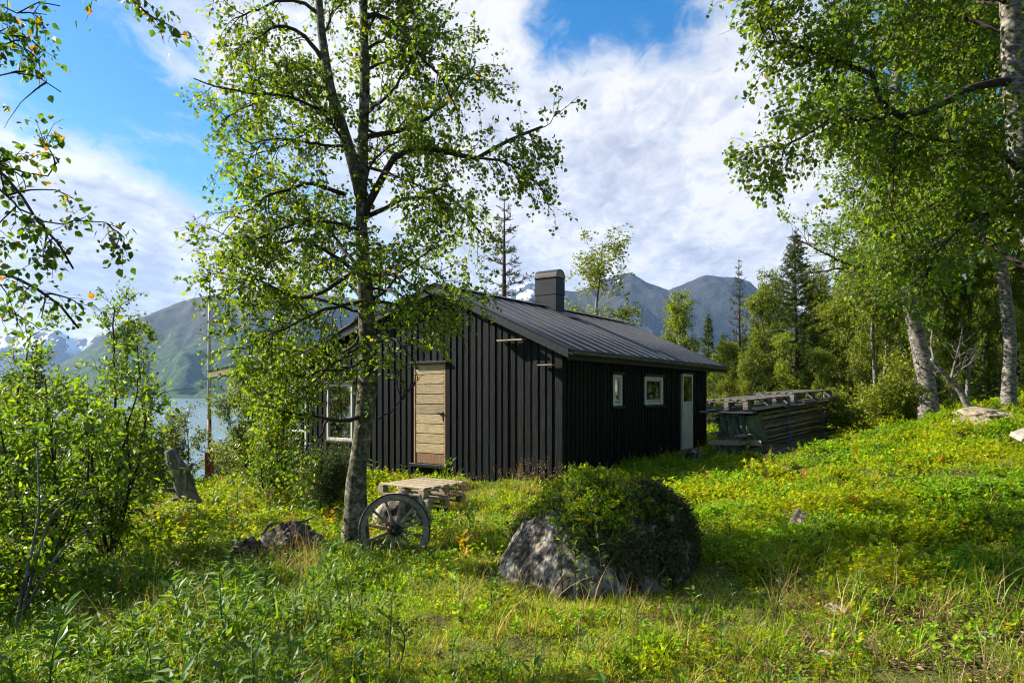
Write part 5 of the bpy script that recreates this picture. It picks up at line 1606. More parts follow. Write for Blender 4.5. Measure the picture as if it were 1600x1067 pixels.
# ------------------------------------------------------------------ wagon wheel
def wagon_wheel():
    rad = 0.365
    c = P(617, 828, 7.02)
    nrm = norm(np.array([.42, -.88, .22]))
    e = empty('wagon_wheel', tuple(c))
    z = Vector(nrm); q = z.to_track_quat('Z', 'Y'); e.rotation_mode = 'QUATERNION'; e.rotation_quaternion = q
    tag(e, 'old wooden wagon wheel with iron tyre leaning on the birch foot', 'wheel')
    nf = 6; seg = 10
    for k in range(nf):       # felloes
        a = np.linspace(2 * np.pi * k / nf + .008, 2 * np.pi * (k + 1) / nf - .008, seg + 1)
        mb = MB(); V = []
        for x in a:
            for r, h in ((rad - .062, -.022), (rad - .056, .024), (rad - .0045, .027), (rad - .0045, -.027)): V.append((r * math.cos(x), r * math.sin(x), h))
        f = [[i * 4 + j, i * 4 + (j + 1) % 4, i * 4 + 4 + (j + 1) % 4, i * 4 + 4 + j] for i in range(seg) for j in range(4)] + [[3, 2, 1, 0], [seg * 4, seg * 4 + 1, seg * 4 + 2, seg * 4 + 3]]
        mb.add(V, f); mb.build('felloe', MAT['wheelwood'], e)
    mb = MB(); V = []; a = np.linspace(0, 2 * np.pi, 73)[:-1]
    for x in a:
        for r, h in ((rad - .004, -.030), (rad - .004, .030), (rad + .010, .030), (rad + .010, -.030)): V.append((r * math.cos(x), r * math.sin(x), h))
    f = [[i * 4 + j, i * 4 + (j + 1) % 4, ((i + 1) % 72) * 4 + (j + 1) % 4, ((i + 1) % 72) * 4 + j] for i in range(72) for j in range(4)]
    mb.add(V, f); mb.build('tyre', MAT['iron'], e)
    for k in range(12):
        x = 2 * np.pi * (k + .5) / 12; d = np.array([math.cos(x), math.sin(x), 0])
        mb = MB(); tubes(mb, np.stack([d * .05 + [0, 0, .012], d * .14 + [0, 0, .008], d * .24, d * (rad - .058)]), np.array([.017, .019, .014, .012]), 8)
        s = mb.build('spoke', MAT['wheelwood'], e, smooth=True)
        mb = MB(); tubes(mb, np.stack([d * .052 + [0, 0, .012], d * .085 + [0, 0, .0105]]), np.array([.0195, .0200]), 8)
        if k in (4, 5, 6): mb.build('paint_collar', MAT['redwood'], s, smooth=True)
    mb = MB(); prof = [(.03, -.10), (.045, -.09), (.055, -.03), (.064, 0), (.058, .035), (.045, .05), (.042, .10), (.046, .105), (.046, .135), (.030, .14), (.026, .12)]
    n = 20; V = [(r * math.cos(t), r * math.sin(t), h) for r, h in prof for t in np.linspace(0, 2 * np.pi, n + 1)[:-1]]
    f = [[i * n + j, i * n + (j + 1) % n, (i + 1) * n + (j + 1) % n, (i + 1) * n + j] for i in range(len(prof) - 1) for j in range(n)]
    mb.add(V, f); mb.f.append(np.array([[(len(prof) - 1) * n + j for j in range(n)]])); mb.mi.append((1, 0)); mb.f.append(np.array([[j for j in range(n)][::-1]])); mb.mi.append((1, 0))
    hub = mb.build('hub', MAT['hub'], e, smooth=True)
    for h, r in ((.042, .053), (-.06, .0535)):
        mb = MB(); a = np.linspace(0, 2 * np.pi, 21)[:-1]; V = [((r + dr) * math.cos(t), (r + dr) * math.sin(t), h + dh) for dr, dh in ((-.006, -.008), (.006, -.008), (.006, .008), (-.006, .008)) for t in a]
        mb.add(V, [[i * 20 + j, i * 20 + (j + 1) % 20, ((i + 1) % 4) * 20 + (j + 1) % 20, ((i + 1) % 4) * 20 + j] for i in range(4) for j in range(20)]); mb.build('hub_band', MAT['iron'], hub, smooth=True)


wagon_wheel()


# ------------------------------------------------------------------ pallets
def pallet(label, loc, rz, mat, L=1.0, W_=.8, group='wooden pallets', tilt=(0, 0), nslat=5, seed=0):
    """slats run along x (length L); W_ across"""
    rp = random.Random(seed)
    e = empty('pallet', loc, rz); e.rotation_euler = (tilt[0], tilt[1], rz)
    tag(e, label, 'pallet', group)
    sw = W_ / nslat
    for k in range(nslat):
        y = -W_ / 2 + sw * (k + .5) + rp.uniform(-.006, .006); w = sw * .325 + rp.uniform(-.012, .012)
        mb = MB(); mb.box((-L / 2 + rp.uniform(-.01, .01), y - w, .120), (L / 2 + rp.uniform(-.01, .01), y + w, .142), bev=.004); mb.build('deck_slat', MAT[mat], e)
    for x in (-L / 2 + .05, 0, L / 2 - .05):
        mb = MB(); mb.box((x - .045, -W_ / 2, .1), (x + .045, W_ / 2, .1195), bev=.003); mb.build('stringer', MAT[mat], e)
        for y in (-W_ / 2 + .05, 0, W_ / 2 - .05):
            mb = MB(); mb.box((x - .06, y - .05, .0205), (x + .06, y + .05, .0995), bev=.005); mb.build('block', MAT[mat], e)
    for y in (-W_ / 2 + .05, 0, W_ / 2 - .05):
        mb = MB(); mb.box((-L / 2, y - .05, 0), (L / 2, y + .05, .020), bev=.003); mb.build('base_slat', MAT[mat], e)
    return e


gx = math.atan2(-0.568, 0.823)
pc = np.array([-1.30, 10.05]); pz = gz(pc[0], pc[1]) + .05
pallet('lower of the two pallets stacked before the boarded door', (pc[0] + .02, pc[1] - .1, pz + .045), gx + .03, 'palletwood', .86, .86, 'pallets before the boarded door', seed=1)
pallet('upper sunlit pallet stacked before the boarded door, close to the wheel', (pc[0], pc[1] + .02, pz + .19), gx - .02, 'palletwood', .90, .98, 'pallets before the boarded door', seed=2)

# ------------------------------------------------------------------ lumber stack
A0 = np.array([4.68, 13.2]); AL = norm(np.array([2.72, 2.5])); AC = np.array([-AL[1], AL[0]])
za = gz(*A0) + .02; LEN = 3.75; rise = math.atan2(.24, 3.7)
stk = empty('lumber_stack', (A0[0], A0[1], A0[0] * 0 + .28)); stk.rotation_euler = (0, -rise, math.atan2(AL[1], AL[0]))
tag(stk, 'long stack of rough weathered boards under pallets, right of the cabin', 'lumber stack')
rl = random.Random(12)
nlay = 19; th = .78 / nlay; z = .12
for x in (.25, 1.4, 2.5, 3.5):
    mb = MB(); mb.box((x, .02, -.25), (x + .1, .85, .115), bev=.005); mb.build('bearer', MAT['greywood'], stk)
for k in range(nlay):
    t = th * rl.uniform(.62, .92)
    if k % 6 == 5:
        for x in (.3, 1.3, 2.4, 3.4):
            mb = MB(); mb.box((x, .01, z), (x + .05, .84, z + .022), bev=.003); mb.build('sticker', MAT['stackwood'], stk)
        z += .0225
    # boards across the width; the front one shows its edge
    y = rl.uniform(-.08, .05)
    for b in range(4):
        wdt = rl.uniform(.17, .215)
        x0 = rl.uniform(-.10, .20) - (.35 if rl.random() < .12 else 0); x1 = LEN + rl.uniform(-.9, .35)
        mb = MB()
        V = []
        for xx in np.linspace(x0, x1, 5):
            wv = rl.uniform(-.022, .022) if b == 0 else 0; zz = rl.uniform(-.006, .003)
            V += [(xx, y + wv, z + zz), (xx, y + wdt - .006, z + zz), (xx, y + wdt - .006, z + zz + t), (xx, y + wv, z + zz + t)]
        f = [[i * 4 + j, i * 4 + (j + 1) % 4, i * 4 + 4 + (j + 1) % 4, i * 4 + 4 + j] for i in range(4) for j in range(4)] + [[3, 2, 1, 0], [16, 17, 18, 19]]
        mb.add(V, f); mb.build('board', MAT['stackwood'], stk)
        y += wdt
    z += th
ztop_s = z


def in_stack(x, y, zz):
    M = Matrix.Translation(stk.location) @ Matrix.Rotation(math.atan2(AL[1], AL[0]), 4, 'Z') @ Matrix.Rotation(-rise, 4, 'Y')
    return M @ Vector((x, y, zz))


def lay(o, x, y, zz, rz=0.0):
    o.location = in_stack(x, y, zz); o.rotation_euler = (0, -rise, math.atan2(AL[1], AL[0]) + rz)
    return o


# corrugated sheet on top
mb = MB(); n = 90; xs = np.linspace(-.35, 2.5, n); V = [(x, yy, .012 * math.sin(x * 60)) for yy in (-.18, .95) for x in xs]
q = np.array([[i, i + 1, n + i + 1, n + i] for i in range(n - 1)]); mb.add(V, q); V2 = np.array(V) - [0, 0, .006]; mb.add(V2, q[:, ::-1])
o = mb.build('corrugated_sheet', MAT['chimney'], smooth=True); lay(o, 0, 0, ztop_s + .03); tag(o, 'dark corrugated sheet covering the top of the lumber stack', 'roof sheet')
arz = math.atan2(AL[1], AL[0])
p1 = pallet('weathered grey pallet on the near end of the lumber stack', (0, 0, 0), 0, 'greywood', 1.75, .9, 'pallets on the lumber stack', seed=3); lay(p1, .62, .40, ztop_s + .06); p1.scale = (1, 1, 1.35); p1.rotation_euler[1] += .02
p2 = pallet('weathered grey pallet on the far end of the lumber stack', (0, 0, 0), 0, 'greywood', 1.75, .9, 'pallets on the lumber stack', seed=4); lay(p2, 2.75, .45, ztop_s + .055); p2.scale = (1, 1, 1.35); p2.rotation_euler[2] -= .04; p2.rotation_euler[1] += .02
mb = MB(); mb.box((-.62, -.05, 0), (.62, .05, .05), bev=.005); o = mb.build('plank', MAT['palletwood']); lay(o, .45, -.12, ztop_s + .055); tag(o, 'reddish brown plank lying along the front edge of the dark sheet', 'plank')
mb = MB(); mb.box((-.9, -.05, 0), (.9, .05, .03), bev=.004); o = mb.build('plank', MAT['greywood']); lay(o, 3.0, -.06, ztop_s + .03, .02); tag(o, 'thin grey plank under the far pallet of the lumber stack', 'plank')
# beams lying in front
for i, (x, y, zz, w, h, ln, lb) in enumerate(((1.15, -.34, .06, .17, .17, 2.3, 'thick grey beam lying on the ground along the front of the lumber stack'), (1.35, -.14, .10, .15, .10, 2.1, 'grey beam squeezed between the lumber stack and the thick beam'))):
    mb = MB(); mb.box((-ln / 2, -w / 2, -.12), (ln / 2, w / 2, h), bev=.01); o = mb.build('beam', MAT['greywood']); lay(o, x, y, zz, .0); tag(o, lb, 'beam')
# end board nailed across the tarpaulin
M0 = in_stack(-.24, .26, .40)
mb = MB(); mb.box((-.52, -.012, -.05), (.52, .012, .05), bev=.004); o = mb.build('plank', MAT['palletwood']); o.location = M0; o.rotation_euler = (0, -.03, arz - math.pi / 2 + .12); tag(o, 'pale plank holding the green tarpaulin against the stack end', 'plank')


def tarp(zs, name, label, seed, y0, y1, depth, hang):
    """sheet hung over the near end, with vertical folds"""
    rg = np.random.default_rng(seed)
    nu, nv = 70, 36
    U, Vv = np.meshgrid(np.linspace(0, 1, nu), np.linspace(0, 1, nv), indexing='ij')
    path = [(-.02, y0), (-.16, y0 - .02)] if False else None
    # outline round the corner: along the long side, then across the end
    px_ = np.interp(U, [0, .38, .46, 1], [depth, -.02, -.10, -.12]); py_ = np.interp(U, [0, .38, .46, 1], [-.07, -.09, -.02, y1])
    zt, zb = zs
    droop = hang * (0.5 + 0.5 * fbm(np.stack([U * 5, U * 0, U * 0 + seed], -1), 3, .5, seed=seed))
    fold = fbm(np.stack([U * 9 + Vv * 1.2, Vv * .7, U * 0 + seed], -1), 4, .5, seed=seed + 1)
    Z = zt + (zb - droop - zt) * Vv - .05 * np.sin(U * np.pi) * (1 - Vv)
    off = .10 * fold * (0.35 + Vv) + .02
    nx = np.interp(U, [0, .36, .44, 1], [0, 0, -1, -1]); ny = np.interp(U, [0, .36, .44, 1], [-1, -1, 0, 0])
    X = px_ + nx * np.abs(off) * 1.3; Y_ = py_ + ny * np.abs(off) * 1.3
    P3 = np.stack([X, Y_, Z], -1).reshape(-1, 3)
    q = np.array([[i * nv + j, (i + 1) * nv + j, (i + 1) * nv + j + 1, i * nv + j + 1] for i in range(nu - 1) for j in range(nv - 1)])
    mb = MB(); mb.add(P3, q)
    o = mb.build(name, MAT['tarp'], smooth=True); lay(o, 0, 0, 0)
    so = o.modifiers.new('thick', 'SOLIDIFY'); so.thickness = .003
    tag(o, label, 'tarpaulin')


tarp((ztop_s + .01, .42), 'tarpaulin', 'dark green tarpaulin draped over the near end of the lumber stack', 3, 0, .62, .20, .16)
tarp((.36, .02), 'tarpaulin', 'ragged lower sheet of green tarpaulin hanging to the grass at the stack end', 9, 0, .70, .24, .30)
for x, lb in ((1.35, 'blue strap round the middle of the lumber stack'), (2.95, 'blue strap round the far end of the lumber stack')):
    mb = MB(); w = .022
    prof = [(-.08, .05), (-.085, ztop_s + .02), (-.06, ztop_s + .22), (.4, ztop_s + .225), (.93, ztop_s + .2), (.95, .05)]
    prof = resample(np.array([(0, a, b) for a, b in prof]), 24)
    V = [(xx, p[1], p[2]) for xx in (x - w, x + w) for p in prof] + [(xx, p[1] - .003, p[2]) for xx in (x - w, x + w) for p in prof]
    n = 24; q = [[i, i + 1, n + i + 1, n + i] for i in range(n - 1)] + [[2 * n + i, 3 * n + i, 3 * n + i + 1, 2 * n + i + 1] for i in range(n - 1)]
    mb.add(V, q); o = mb.build('strap', MAT['strap']); lay(o, 0, 0, 0); tag(o, lb, 'strap')
rp_ = [in_stack(3.45, -.1, ztop_s + .2), in_stack(3.62, -.2, ztop_s + .0), in_stack(3.85, -.35, ztop_s - .3), in_stack(3.95, -.4, .45)]
mb = MB(); tubes(mb, resample([np.array(p) for p in rp_], 16), np.full(16, .008), 6); o = mb.build('rope', MAT['rope'], smooth=True); tag(o, 'yellow rope hanging off the far end of the lumber stack', 'rope')

# loose boards
mb = MB(); mb.box((-.42, -.16, -.012), (.42, .16, .012), bev=.004); o = mb.build('plank', MAT['greywood']); pp = P(466, 748, 12.2); o.location = (pp[0], pp[1], gz(pp[0], pp[1]) + .16); o.rotation_euler = (.35, .38, .3); tag(o, 'pale grey board lying tilted in the plants below the tall window', 'plank')
mb = MB(); mb.box((0, -.09, -.035), (.9, .09, .035), bev=.012); o = mb.build('plank', MAT['polewhite']); pp = P(1588, 683, 9.2); o.location = (pp[0], pp[1], max(pp[2], gz(pp[0], pp[1]) + .08)); o.rotation_euler = (.5, -.22, .35); tag(o, 'white weathered slab of wood lying at the right edge of the slope', 'plank')


# dead leaning tree by the outcrop
def dead_tree():
    rg = np.random.default_rng(5)
    base = gpt(1520, 0, 13.2, -.05)
    e = empty('dead_tree', tuple(base)); tag(e, 'bare grey dead tree leaning left between the two white birches', 'tree')
    mb = MB(); q = [np.zeros(3)] + [P(x, y, 13.2) - base for x, y in ((1500, 610), (1484, 594), (1470, 578), (1455, 560))]
    pts = resample(q, 16); tubes(mb, pts, np.linspace(.075, .03, 16), 8); mb.build('trunk', MAT['bark_white'], e, smooth=True)
    mb = MB(); ex = [[P(x, y, 13.2 + d) - base for x, y, d in l] for l in (((1486, 596, 0), (1490, 575, .1), (1498, 545, .2), (1505, 510, .3)), ((1486, 596, 0), (1505, 575, -.1), (1525, 560, -.2), (1535, 545, -.3)), ((1462, 568, 0), (1455, 540, .1), (1460, 500, .2), (1470, 470, .2)), ((1475, 582, 0), (1450, 580, -.2), (1430, 565, -.3)))]
    E = np.stack([resample(x, 9) for x in ex]); limb_tubes(mb, E, np.full(4, .028), np.full(4, .008), 6)
    b, _, _ = spawn(rg, E, 26, .2, 1, (.3, .7), (25, 60), 7, wig=.6, up=.08); limb_tubes(mb, b, np.full(26, .010), np.full(26, .003), 5)
    b2, _, _ = spawn(rg, b, 60, .2, 1, (.15, .35), (25, 60), 5, wig=.5, up=.05); limb_tubes(mb, b2, np.full(60, .005), np.full(60, .002), 4)
    o = mb.build('bare_branches', MAT['deadwood'], e, smooth=True); o['kind'] = 'stuff'


dead_tree()

# ------------------------------------------------------------------ ground cover
MAT['berry_leaf'] = leafmat('lingonberry_leaf', [(0.0, (0.055, 0.135, 0.006)), (0.45, (0.135, 0.265, 0.008)), (0.8, (0.24, 0.37, 0.010)), (0.97, (0.27, 0.34, 0.02)), (1.0, (0.32, 0.09, 0.02))], trans=.42, rough=.45, spec=.2, vary=.3)
MAT['bilberry'] = leafmat('yellowing_bilberry_leaf', [(0.0, (0.14, 0.22, 0.006)), (0.5, (0.28, 0.345, 0.008)), (0.86, (0.38, 0.385, 0.010)), (0.95, (0.36, 0.22, 0.02)), (1.0, (0.35, 0.09, 0.02))], trans=.48, rough=.5, spec=.15, vary=.28)
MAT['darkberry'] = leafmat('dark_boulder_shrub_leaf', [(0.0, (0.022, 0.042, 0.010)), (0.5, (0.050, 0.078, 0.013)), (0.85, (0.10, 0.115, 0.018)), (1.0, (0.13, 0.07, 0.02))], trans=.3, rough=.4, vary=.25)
MAT['grass'] = leafmat('green_grass', [(0.0, (0.085, 0.165, 0.008)), (0.5, (0.18, 0.29, 0.010)), (0.85, (0.29, 0.36, 0.016)), (1.0, (0.42, 0.34, 0.08))], trans=.42, rough=.45, vary=.2)
MAT['mossgrass'] = leafmat('short_yellow_grass', [(0.0, (0.16, 0.235, 0.008)), (0.5, (0.31, 0.37, 0.012)), (0.8, (0.44, 0.41, 0.03)), (1.0, (0.48, 0.39, 0.14))], trans=.38, rough=.5, vary=.2)
MAT['straw'] = leafmat('dry_straw', [(0.0, (0.22, 0.14, 0.055)), (0.6, (0.40, 0.28, 0.12)), (1.0, (0.50, 0.38, 0.20))], trans=.25, rough=.6, vary=.2)
MAT['brownstalk'] = leafmat('brown_seed_stalk', [(0.0, (0.12, 0.06, 0.025)), (0.6, (0.25, 0.14, 0.06)), (1.0, (0.36, 0.23, 0.11))], trans=.2, rough=.7)
MAT['herb'] = leafmat('broad_green_herb', [(0.0, (0.045, 0.115, 0.016)), (0.6, (0.09, 0.18, 0.02)), (1.0, (0.16, 0.23, 0.03))], trans=.42, rough=.5, spec=.3, vary=.2)
MAT['orange'] = leafmat('autumn_orange_leaf', [(0.0, (0.30, 0.22, 0.015)), (0.5, (0.42, 0.20, 0.015)), (1.0, (0.42, 0.10, 0.02))], trans=.45, rough=.5)
MAT['berry'] = surf('red_berry', [(0.4, (0.45, 0.015, 0.012)), (0.6, (0.6, 0.03, 0.02))], scale=3, rough=.3, bump=0)
MAT['litter'] = leafmat('brown_leaf_litter', [(0.0, (0.07, 0.042, 0.022)), (0.6, (0.16, 0.10, 0.05)), (1.0, (0.28, 0.19, 0.09))], trans=.1, rough=.8)

protos = bpy.data.collections.new('ground_cover_sources')      # sources of the scattered plants; not linked to the scene
NPROTO = [0]


def proto(mb, mats, nm):
    o = bpy.data.objects.new('%03d_%s' % (NPROTO[0], nm), mb.mesh(nm, mats))
    NPROTO[0] += 1
    protos.objects.link(o)
    return NPROTO[0] - 1


def blade_leaf(mb, p, ax, up, s, w, mi=0):
    sd = norm(np.cross(ax, up)); nr = np.cross(sd, ax)
    n = len(p); s = s[:, None]
    V = np.stack([p, p + ax * s * .45 + sd * s * w * .5 + nr * s * .08, p + ax * s, p + ax * s * .45 - sd * s * w * .5 + nr * s * .08], 1).reshape(-1, 3)
    o = (np.arange(n) * 4)[:, None]
    mb.add(V, np.concatenate([o + np.array([[0, 2, 1]]), o + np.array([[0, 3, 2]])], 1).reshape(-1, 3), mi)


def berry_clump(seed, n, rad, h, ls, mat, berries=0, w=.62):
    rg = np.random.default_rng(seed); mb = MB()
    ns = max(5, n // 9); a = rg.uniform(0, 6.28, ns); r = rad * np.sqrt(rg.uniform(0, 1, ns))
    foot = np.stack([r * np.cos(a), r * np.sin(a), np.full(ns, -.03)], -1)
    tip = foot * 1.25 + np.stack([rg.normal(size=ns) * .02, rg.normal(size=ns) * .02, h * rg.uniform(.5, 1.1, ns) * (1 - .35 * (r / rad) ** 2) + .03], -1)
    i = rg.integers(0, ns, n); t = rg.uniform(.25, 1, n)[:, None] ** .7
    p = foot[i] + (tip[i] - foot[i]) * t
    az = rg.uniform(0, 6.28, n); el = rg.uniform(-.1, .9, n)
    ax = np.stack([np.cos(az) * np.cos(el), np.sin(az) * np.cos(el), np.sin(el)], -1)
    blade_leaf(mb, p, ax, norm(np.array([0, 0, 1.0]) + rg.normal(size=(n, 3)) * .35), ls * rg.uniform(.7, 1.3, n), w)
    if berries:
        v, f = ico(0)
        for k in range(berries):
            c = tip[rg.integers(0, ns)] + rg.normal(size=3) * .015 + [0, 0, -.008]
            mb.add(v * .0048 + c, f, 1)
    return proto(mb, [mat, MAT['berry']], 'shrublet')


def grass_tuft(seed, n, rad, h, w, mat, bend=.5, heads=False, k=4):
    rg = np.random.default_rng(seed); mb = MB()
    a = rg.uniform(0, 6.28, n); r = rad * np.sqrt(rg.uniform(0, 1, n))
    foot = np.stack([r * np.cos(a), r * np.sin(a), np.full(n, -.02)], -1)
    az = a + rg.normal(size=n) * .8; hh = h * rg.uniform(.45, 1.1, n); bd = bend * rg.uniform(.2, 1.3, n)
    dirh = np.stack([np.cos(az), np.sin(az), np.zeros(n)], -1)
    side = np.stack([-np.sin(az + rg.normal(size=n) * .6), np.cos(az), np.zeros(n)], -1)
    rows = []
    for j in range(k):
        u = j / (k - 1)
        c = foot + dirh * (bd * hh * u ** 2)[:, None] + np.array([0, 0, 1.0]) * (hh * (u - .28 * bd * u ** 2))[:, None]
        ww = w * (1 - u ** 1.6) * rg.uniform(.8, 1.2, n)
        if j < k - 1: rows += [c - side * ww[:, None], c + side * ww[:, None]]
        else: rows += [c]
    V = np.stack(rows, 1).reshape(-1, 3); m = len(rows); o = (np.arange(n) * m)[:, None]
    for j in range(k - 2): mb.add(V if j == 0 else np.zeros((0, 3)), (o + np.array([[2 * j, 2 * j + 1, 2 * j + 3, 2 * j + 2]])) - (0 if j == 0 else mb.n))
    mb.f.append(o + np.array([[2 * (k - 2), 2 * (k - 2) + 1, 2 * (k - 1)]])); mb.mi.append((n, 0))
    if heads:       # feathery seed heads
        for b in range(n):
            c = V.reshape(n, m, 3)[b, -1]; q = c + rg.normal(size=(16, 3)) * [.022, .022, .05] + [0, 0, -.02]
            ax = norm(rg.normal(size=(16, 3)) + [0, 0, -.3]); blade_leaf(mb, q, ax, norm(rg.normal(size=(16, 3))), np.full(16, .026), .4)
    return proto(mb, [mat], 'grass_tuft')


def herb(seed, n, h, ls, w, mat):
    rg = np.random.default_rng(seed); mb = MB()
    az = np.arange(n) * 2.4 + rg.normal(size=n) * .3; z = np.linspace(.25, 1, n) * h
    p = np.stack([.01 * np.cos(az), .01 * np.sin(az), z], -1); el = rg.uniform(.0, .8, n)
    ax = np.stack([np.cos(az) * np.cos(el), np.sin(az) * np.cos(el), np.sin(el)], -1)
    blade_leaf(mb, p, ax, np.tile([[0, 0, 1.0]], (n, 1)), ls * rg.uniform(.7, 1.2, n), w)
    tubes(mb, np.array([[0, 0, -.02], [.01, 0, h / 2], [0, 0, h]]), np.array([.003, .0025, .0012]), 3)
    return proto(mb, [mat], 'herb')


def litter_patch(seed, n, rad):
    rg = np.random.default_rng(seed); mb = MB()
    p = np.stack([rg.uniform(-rad, rad, n), rg.uniform(-rad, rad, n), rg.uniform(.005, .03, n)], -1); az = rg.uniform(0, 6.28, n)
    ax = np.stack([np.cos(az), np.sin(az), rg.normal(size=n) * .3], -1)
    blade_leaf(mb, p, norm(ax), norm(np.array([0, 0, 1.0]) + rg.normal(size=(n, 3)) * .4), .022 * rg.uniform(.5, 1.3, n), .5)
    return proto(mb, [MAT['litter']], 'litter')


LING = [berry_clump(100 + i, 85, .12, .10, .024, MAT['berry_leaf'], 3 if i == 2 else 0) for i in range(4)]
BILB = [berry_clump(110 + i, 75, .13, .12, .025, MAT['bilberry'], 3 if i == 1 else 0) for i in range(4)]
DARK = [berry_clump(120 + i, 95, .11, .09, .021, MAT['darkberry'], 2 if i == 0 else 0) for i in range(3)]
GRAS = [grass_tuft(130 + i, 26, .07, .10 + .03 * i, .0028, MAT['grass'], .6) for i in range(4)]
MOSS = [grass_tuft(140 + i, 70, .12, .05 + .012 * i, .0028, MAT['mossgrass'], 1.2, k=3) for i in range(3)]
TALL = [grass_tuft(150 + i, 14, .08, .28, .0034, MAT['grass'], .55, k=5) for i in range(2)]
STRW = [grass_tuft(160 + i, 12, .06, .26, .0022, MAT['straw'], 1.1) for i in range(2)]
LONGS = [grass_tuft(165 + i, 6, .05, .50, .0024, MAT['straw'], .7, k=6) for i in range(2)]
STALK = [grass_tuft(170 + i, 3, .06, .55, .0030, MAT['brownstalk'], .35, heads=True, k=5) for i in range(2)]
HERB = [herb(180 + i, 11, .15 + .05 * i, .06, .45, MAT['herb']) for i in range(3)]
ORNG = [herb(190, 9, .16, .05, .6, MAT['orange']), berry_clump(191, 40, .09, .10, .030, MAT['orange'])]
LITR = [litter_patch(195 + i, 44, .13) for i in range(2)]


def scatter(name, label, cat, pts, idx, scl, rot):
    """one object: plants set out on points by a node tree"""
    me = bpy.data.meshes.new(name); n = len(pts)
    me.vertices.add(n); me.vertices.foreach_set('co', np.asarray(pts, np.float32).ravel())
    for nm, ty, arr, fld in (('plant', 'INT', np.asarray(idx, np.int32), 'value'), ('size', 'FLOAT', np.asarray(scl, np.float32), 'value'), ('turn', 'FLOAT_VECTOR', np.asarray(rot, np.float32).ravel(), 'vector')):
        at = me.attributes.new(nm, ty, 'POINT'); at.data.foreach_set(fld, arr)
    o = bpy.data.objects.new(name, me); col.objects.link(o)
    ng = bpy.data.node_groups.new('set_out_' + name, 'GeometryNodeTree')
    ng.interface.new_socket('Geometry', in_out='INPUT', socket_type='NodeSocketGeometry'); ng.interface.new_socket('Geometry', in_out='OUTPUT', socket_type='NodeSocketGeometry')
    N, L = ng.nodes.new, ng.links.new
    gi, go = N('NodeGroupInput'), N('NodeGroupOutput'); ip = N('GeometryNodeInstanceOnPoints'); ci = N('GeometryNodeCollectionInfo')
    ci.inputs['Collection'].default_value = protos; ci.inputs['Separate Children'].default_value = True; ci.inputs['Reset Children'].default_value = True
    def att(nm, ty):
        a = N('GeometryNodeInputNamedAttribute'); a.data_type = ty; a.inputs['Name'].default_value = nm; return a.outputs['Attribute']
    L(gi.outputs[0], ip.inputs['Points']); L(ci.outputs[0], ip.inputs['Instance']); ip.inputs['Pick Instance'].default_value = True
    L(att('plant', 'INT'), ip.inputs['Instance Index'])
    er = N('FunctionNodeEulerToRotation'); L(att('turn', 'FLOAT_VECTOR'), er.inputs[0]); L(er.outputs[0], ip.inputs['Rotation'])
    cx = N('ShaderNodeCombineXYZ'); s = att('size', 'FLOAT')
    for i in range(3): L(s, cx.inputs[i])
    L(cx.outputs[0], ip.inputs['Scale']); L(ip.outputs[0], go.inputs[0])
    md = o.modifiers.new('set_out', 'NODES'); md.node_group = ng
    tag(o, label, cat, kind='stuff')
    return o


def wedge(n, r0, r1, seed, power=1.0, azr=50):
    rg = np.random.default_rng(seed)
    r = r0 + (r1 - r0) * rg.uniform(0, 1, n) ** power; a = np.radians(rg.uniform(-azr, azr, n))
    return r * np.sin(a), r * np.cos(a), rg


def blocked(x, y):
    s, t = cab_local(x, y)
    b = (s > -.06) & (s < 8.2) & (t > -.08) & (t < 8.6)
    b |= ((x - BO[0]) / .95) ** 2 + ((y - BO[1]) / .95) ** 2 < 1
    da = (x - A0[0]) * AL[0] + (y - A0[1]) * AL[1]; dc = (x - A0[0]) * AC[0] + (y - A0[1]) * AC[1]
    b |= (da > -.35) & (da < 3.8) & (dc > -.62) & (dc < .9)
    pa, pb = (x - pc[0]) * .823 - (y - pc[1]) * .568, (x - pc[0]) * .568 + (y - pc[1]) * .823
    b |= (np.abs(pa) < .48) & (np.abs(pb) < .5)
    b |= (x + 1.67) ** 2 + (y - 7.3) ** 2 < .15 ** 2
    b |= (np.abs(x + 2.33) < .42) & (np.abs(y - 6.95) < .2)
    return b


def px_of(x, y, z):
    return 800 + F * x / y, 616 + F * (EYE - z) / y


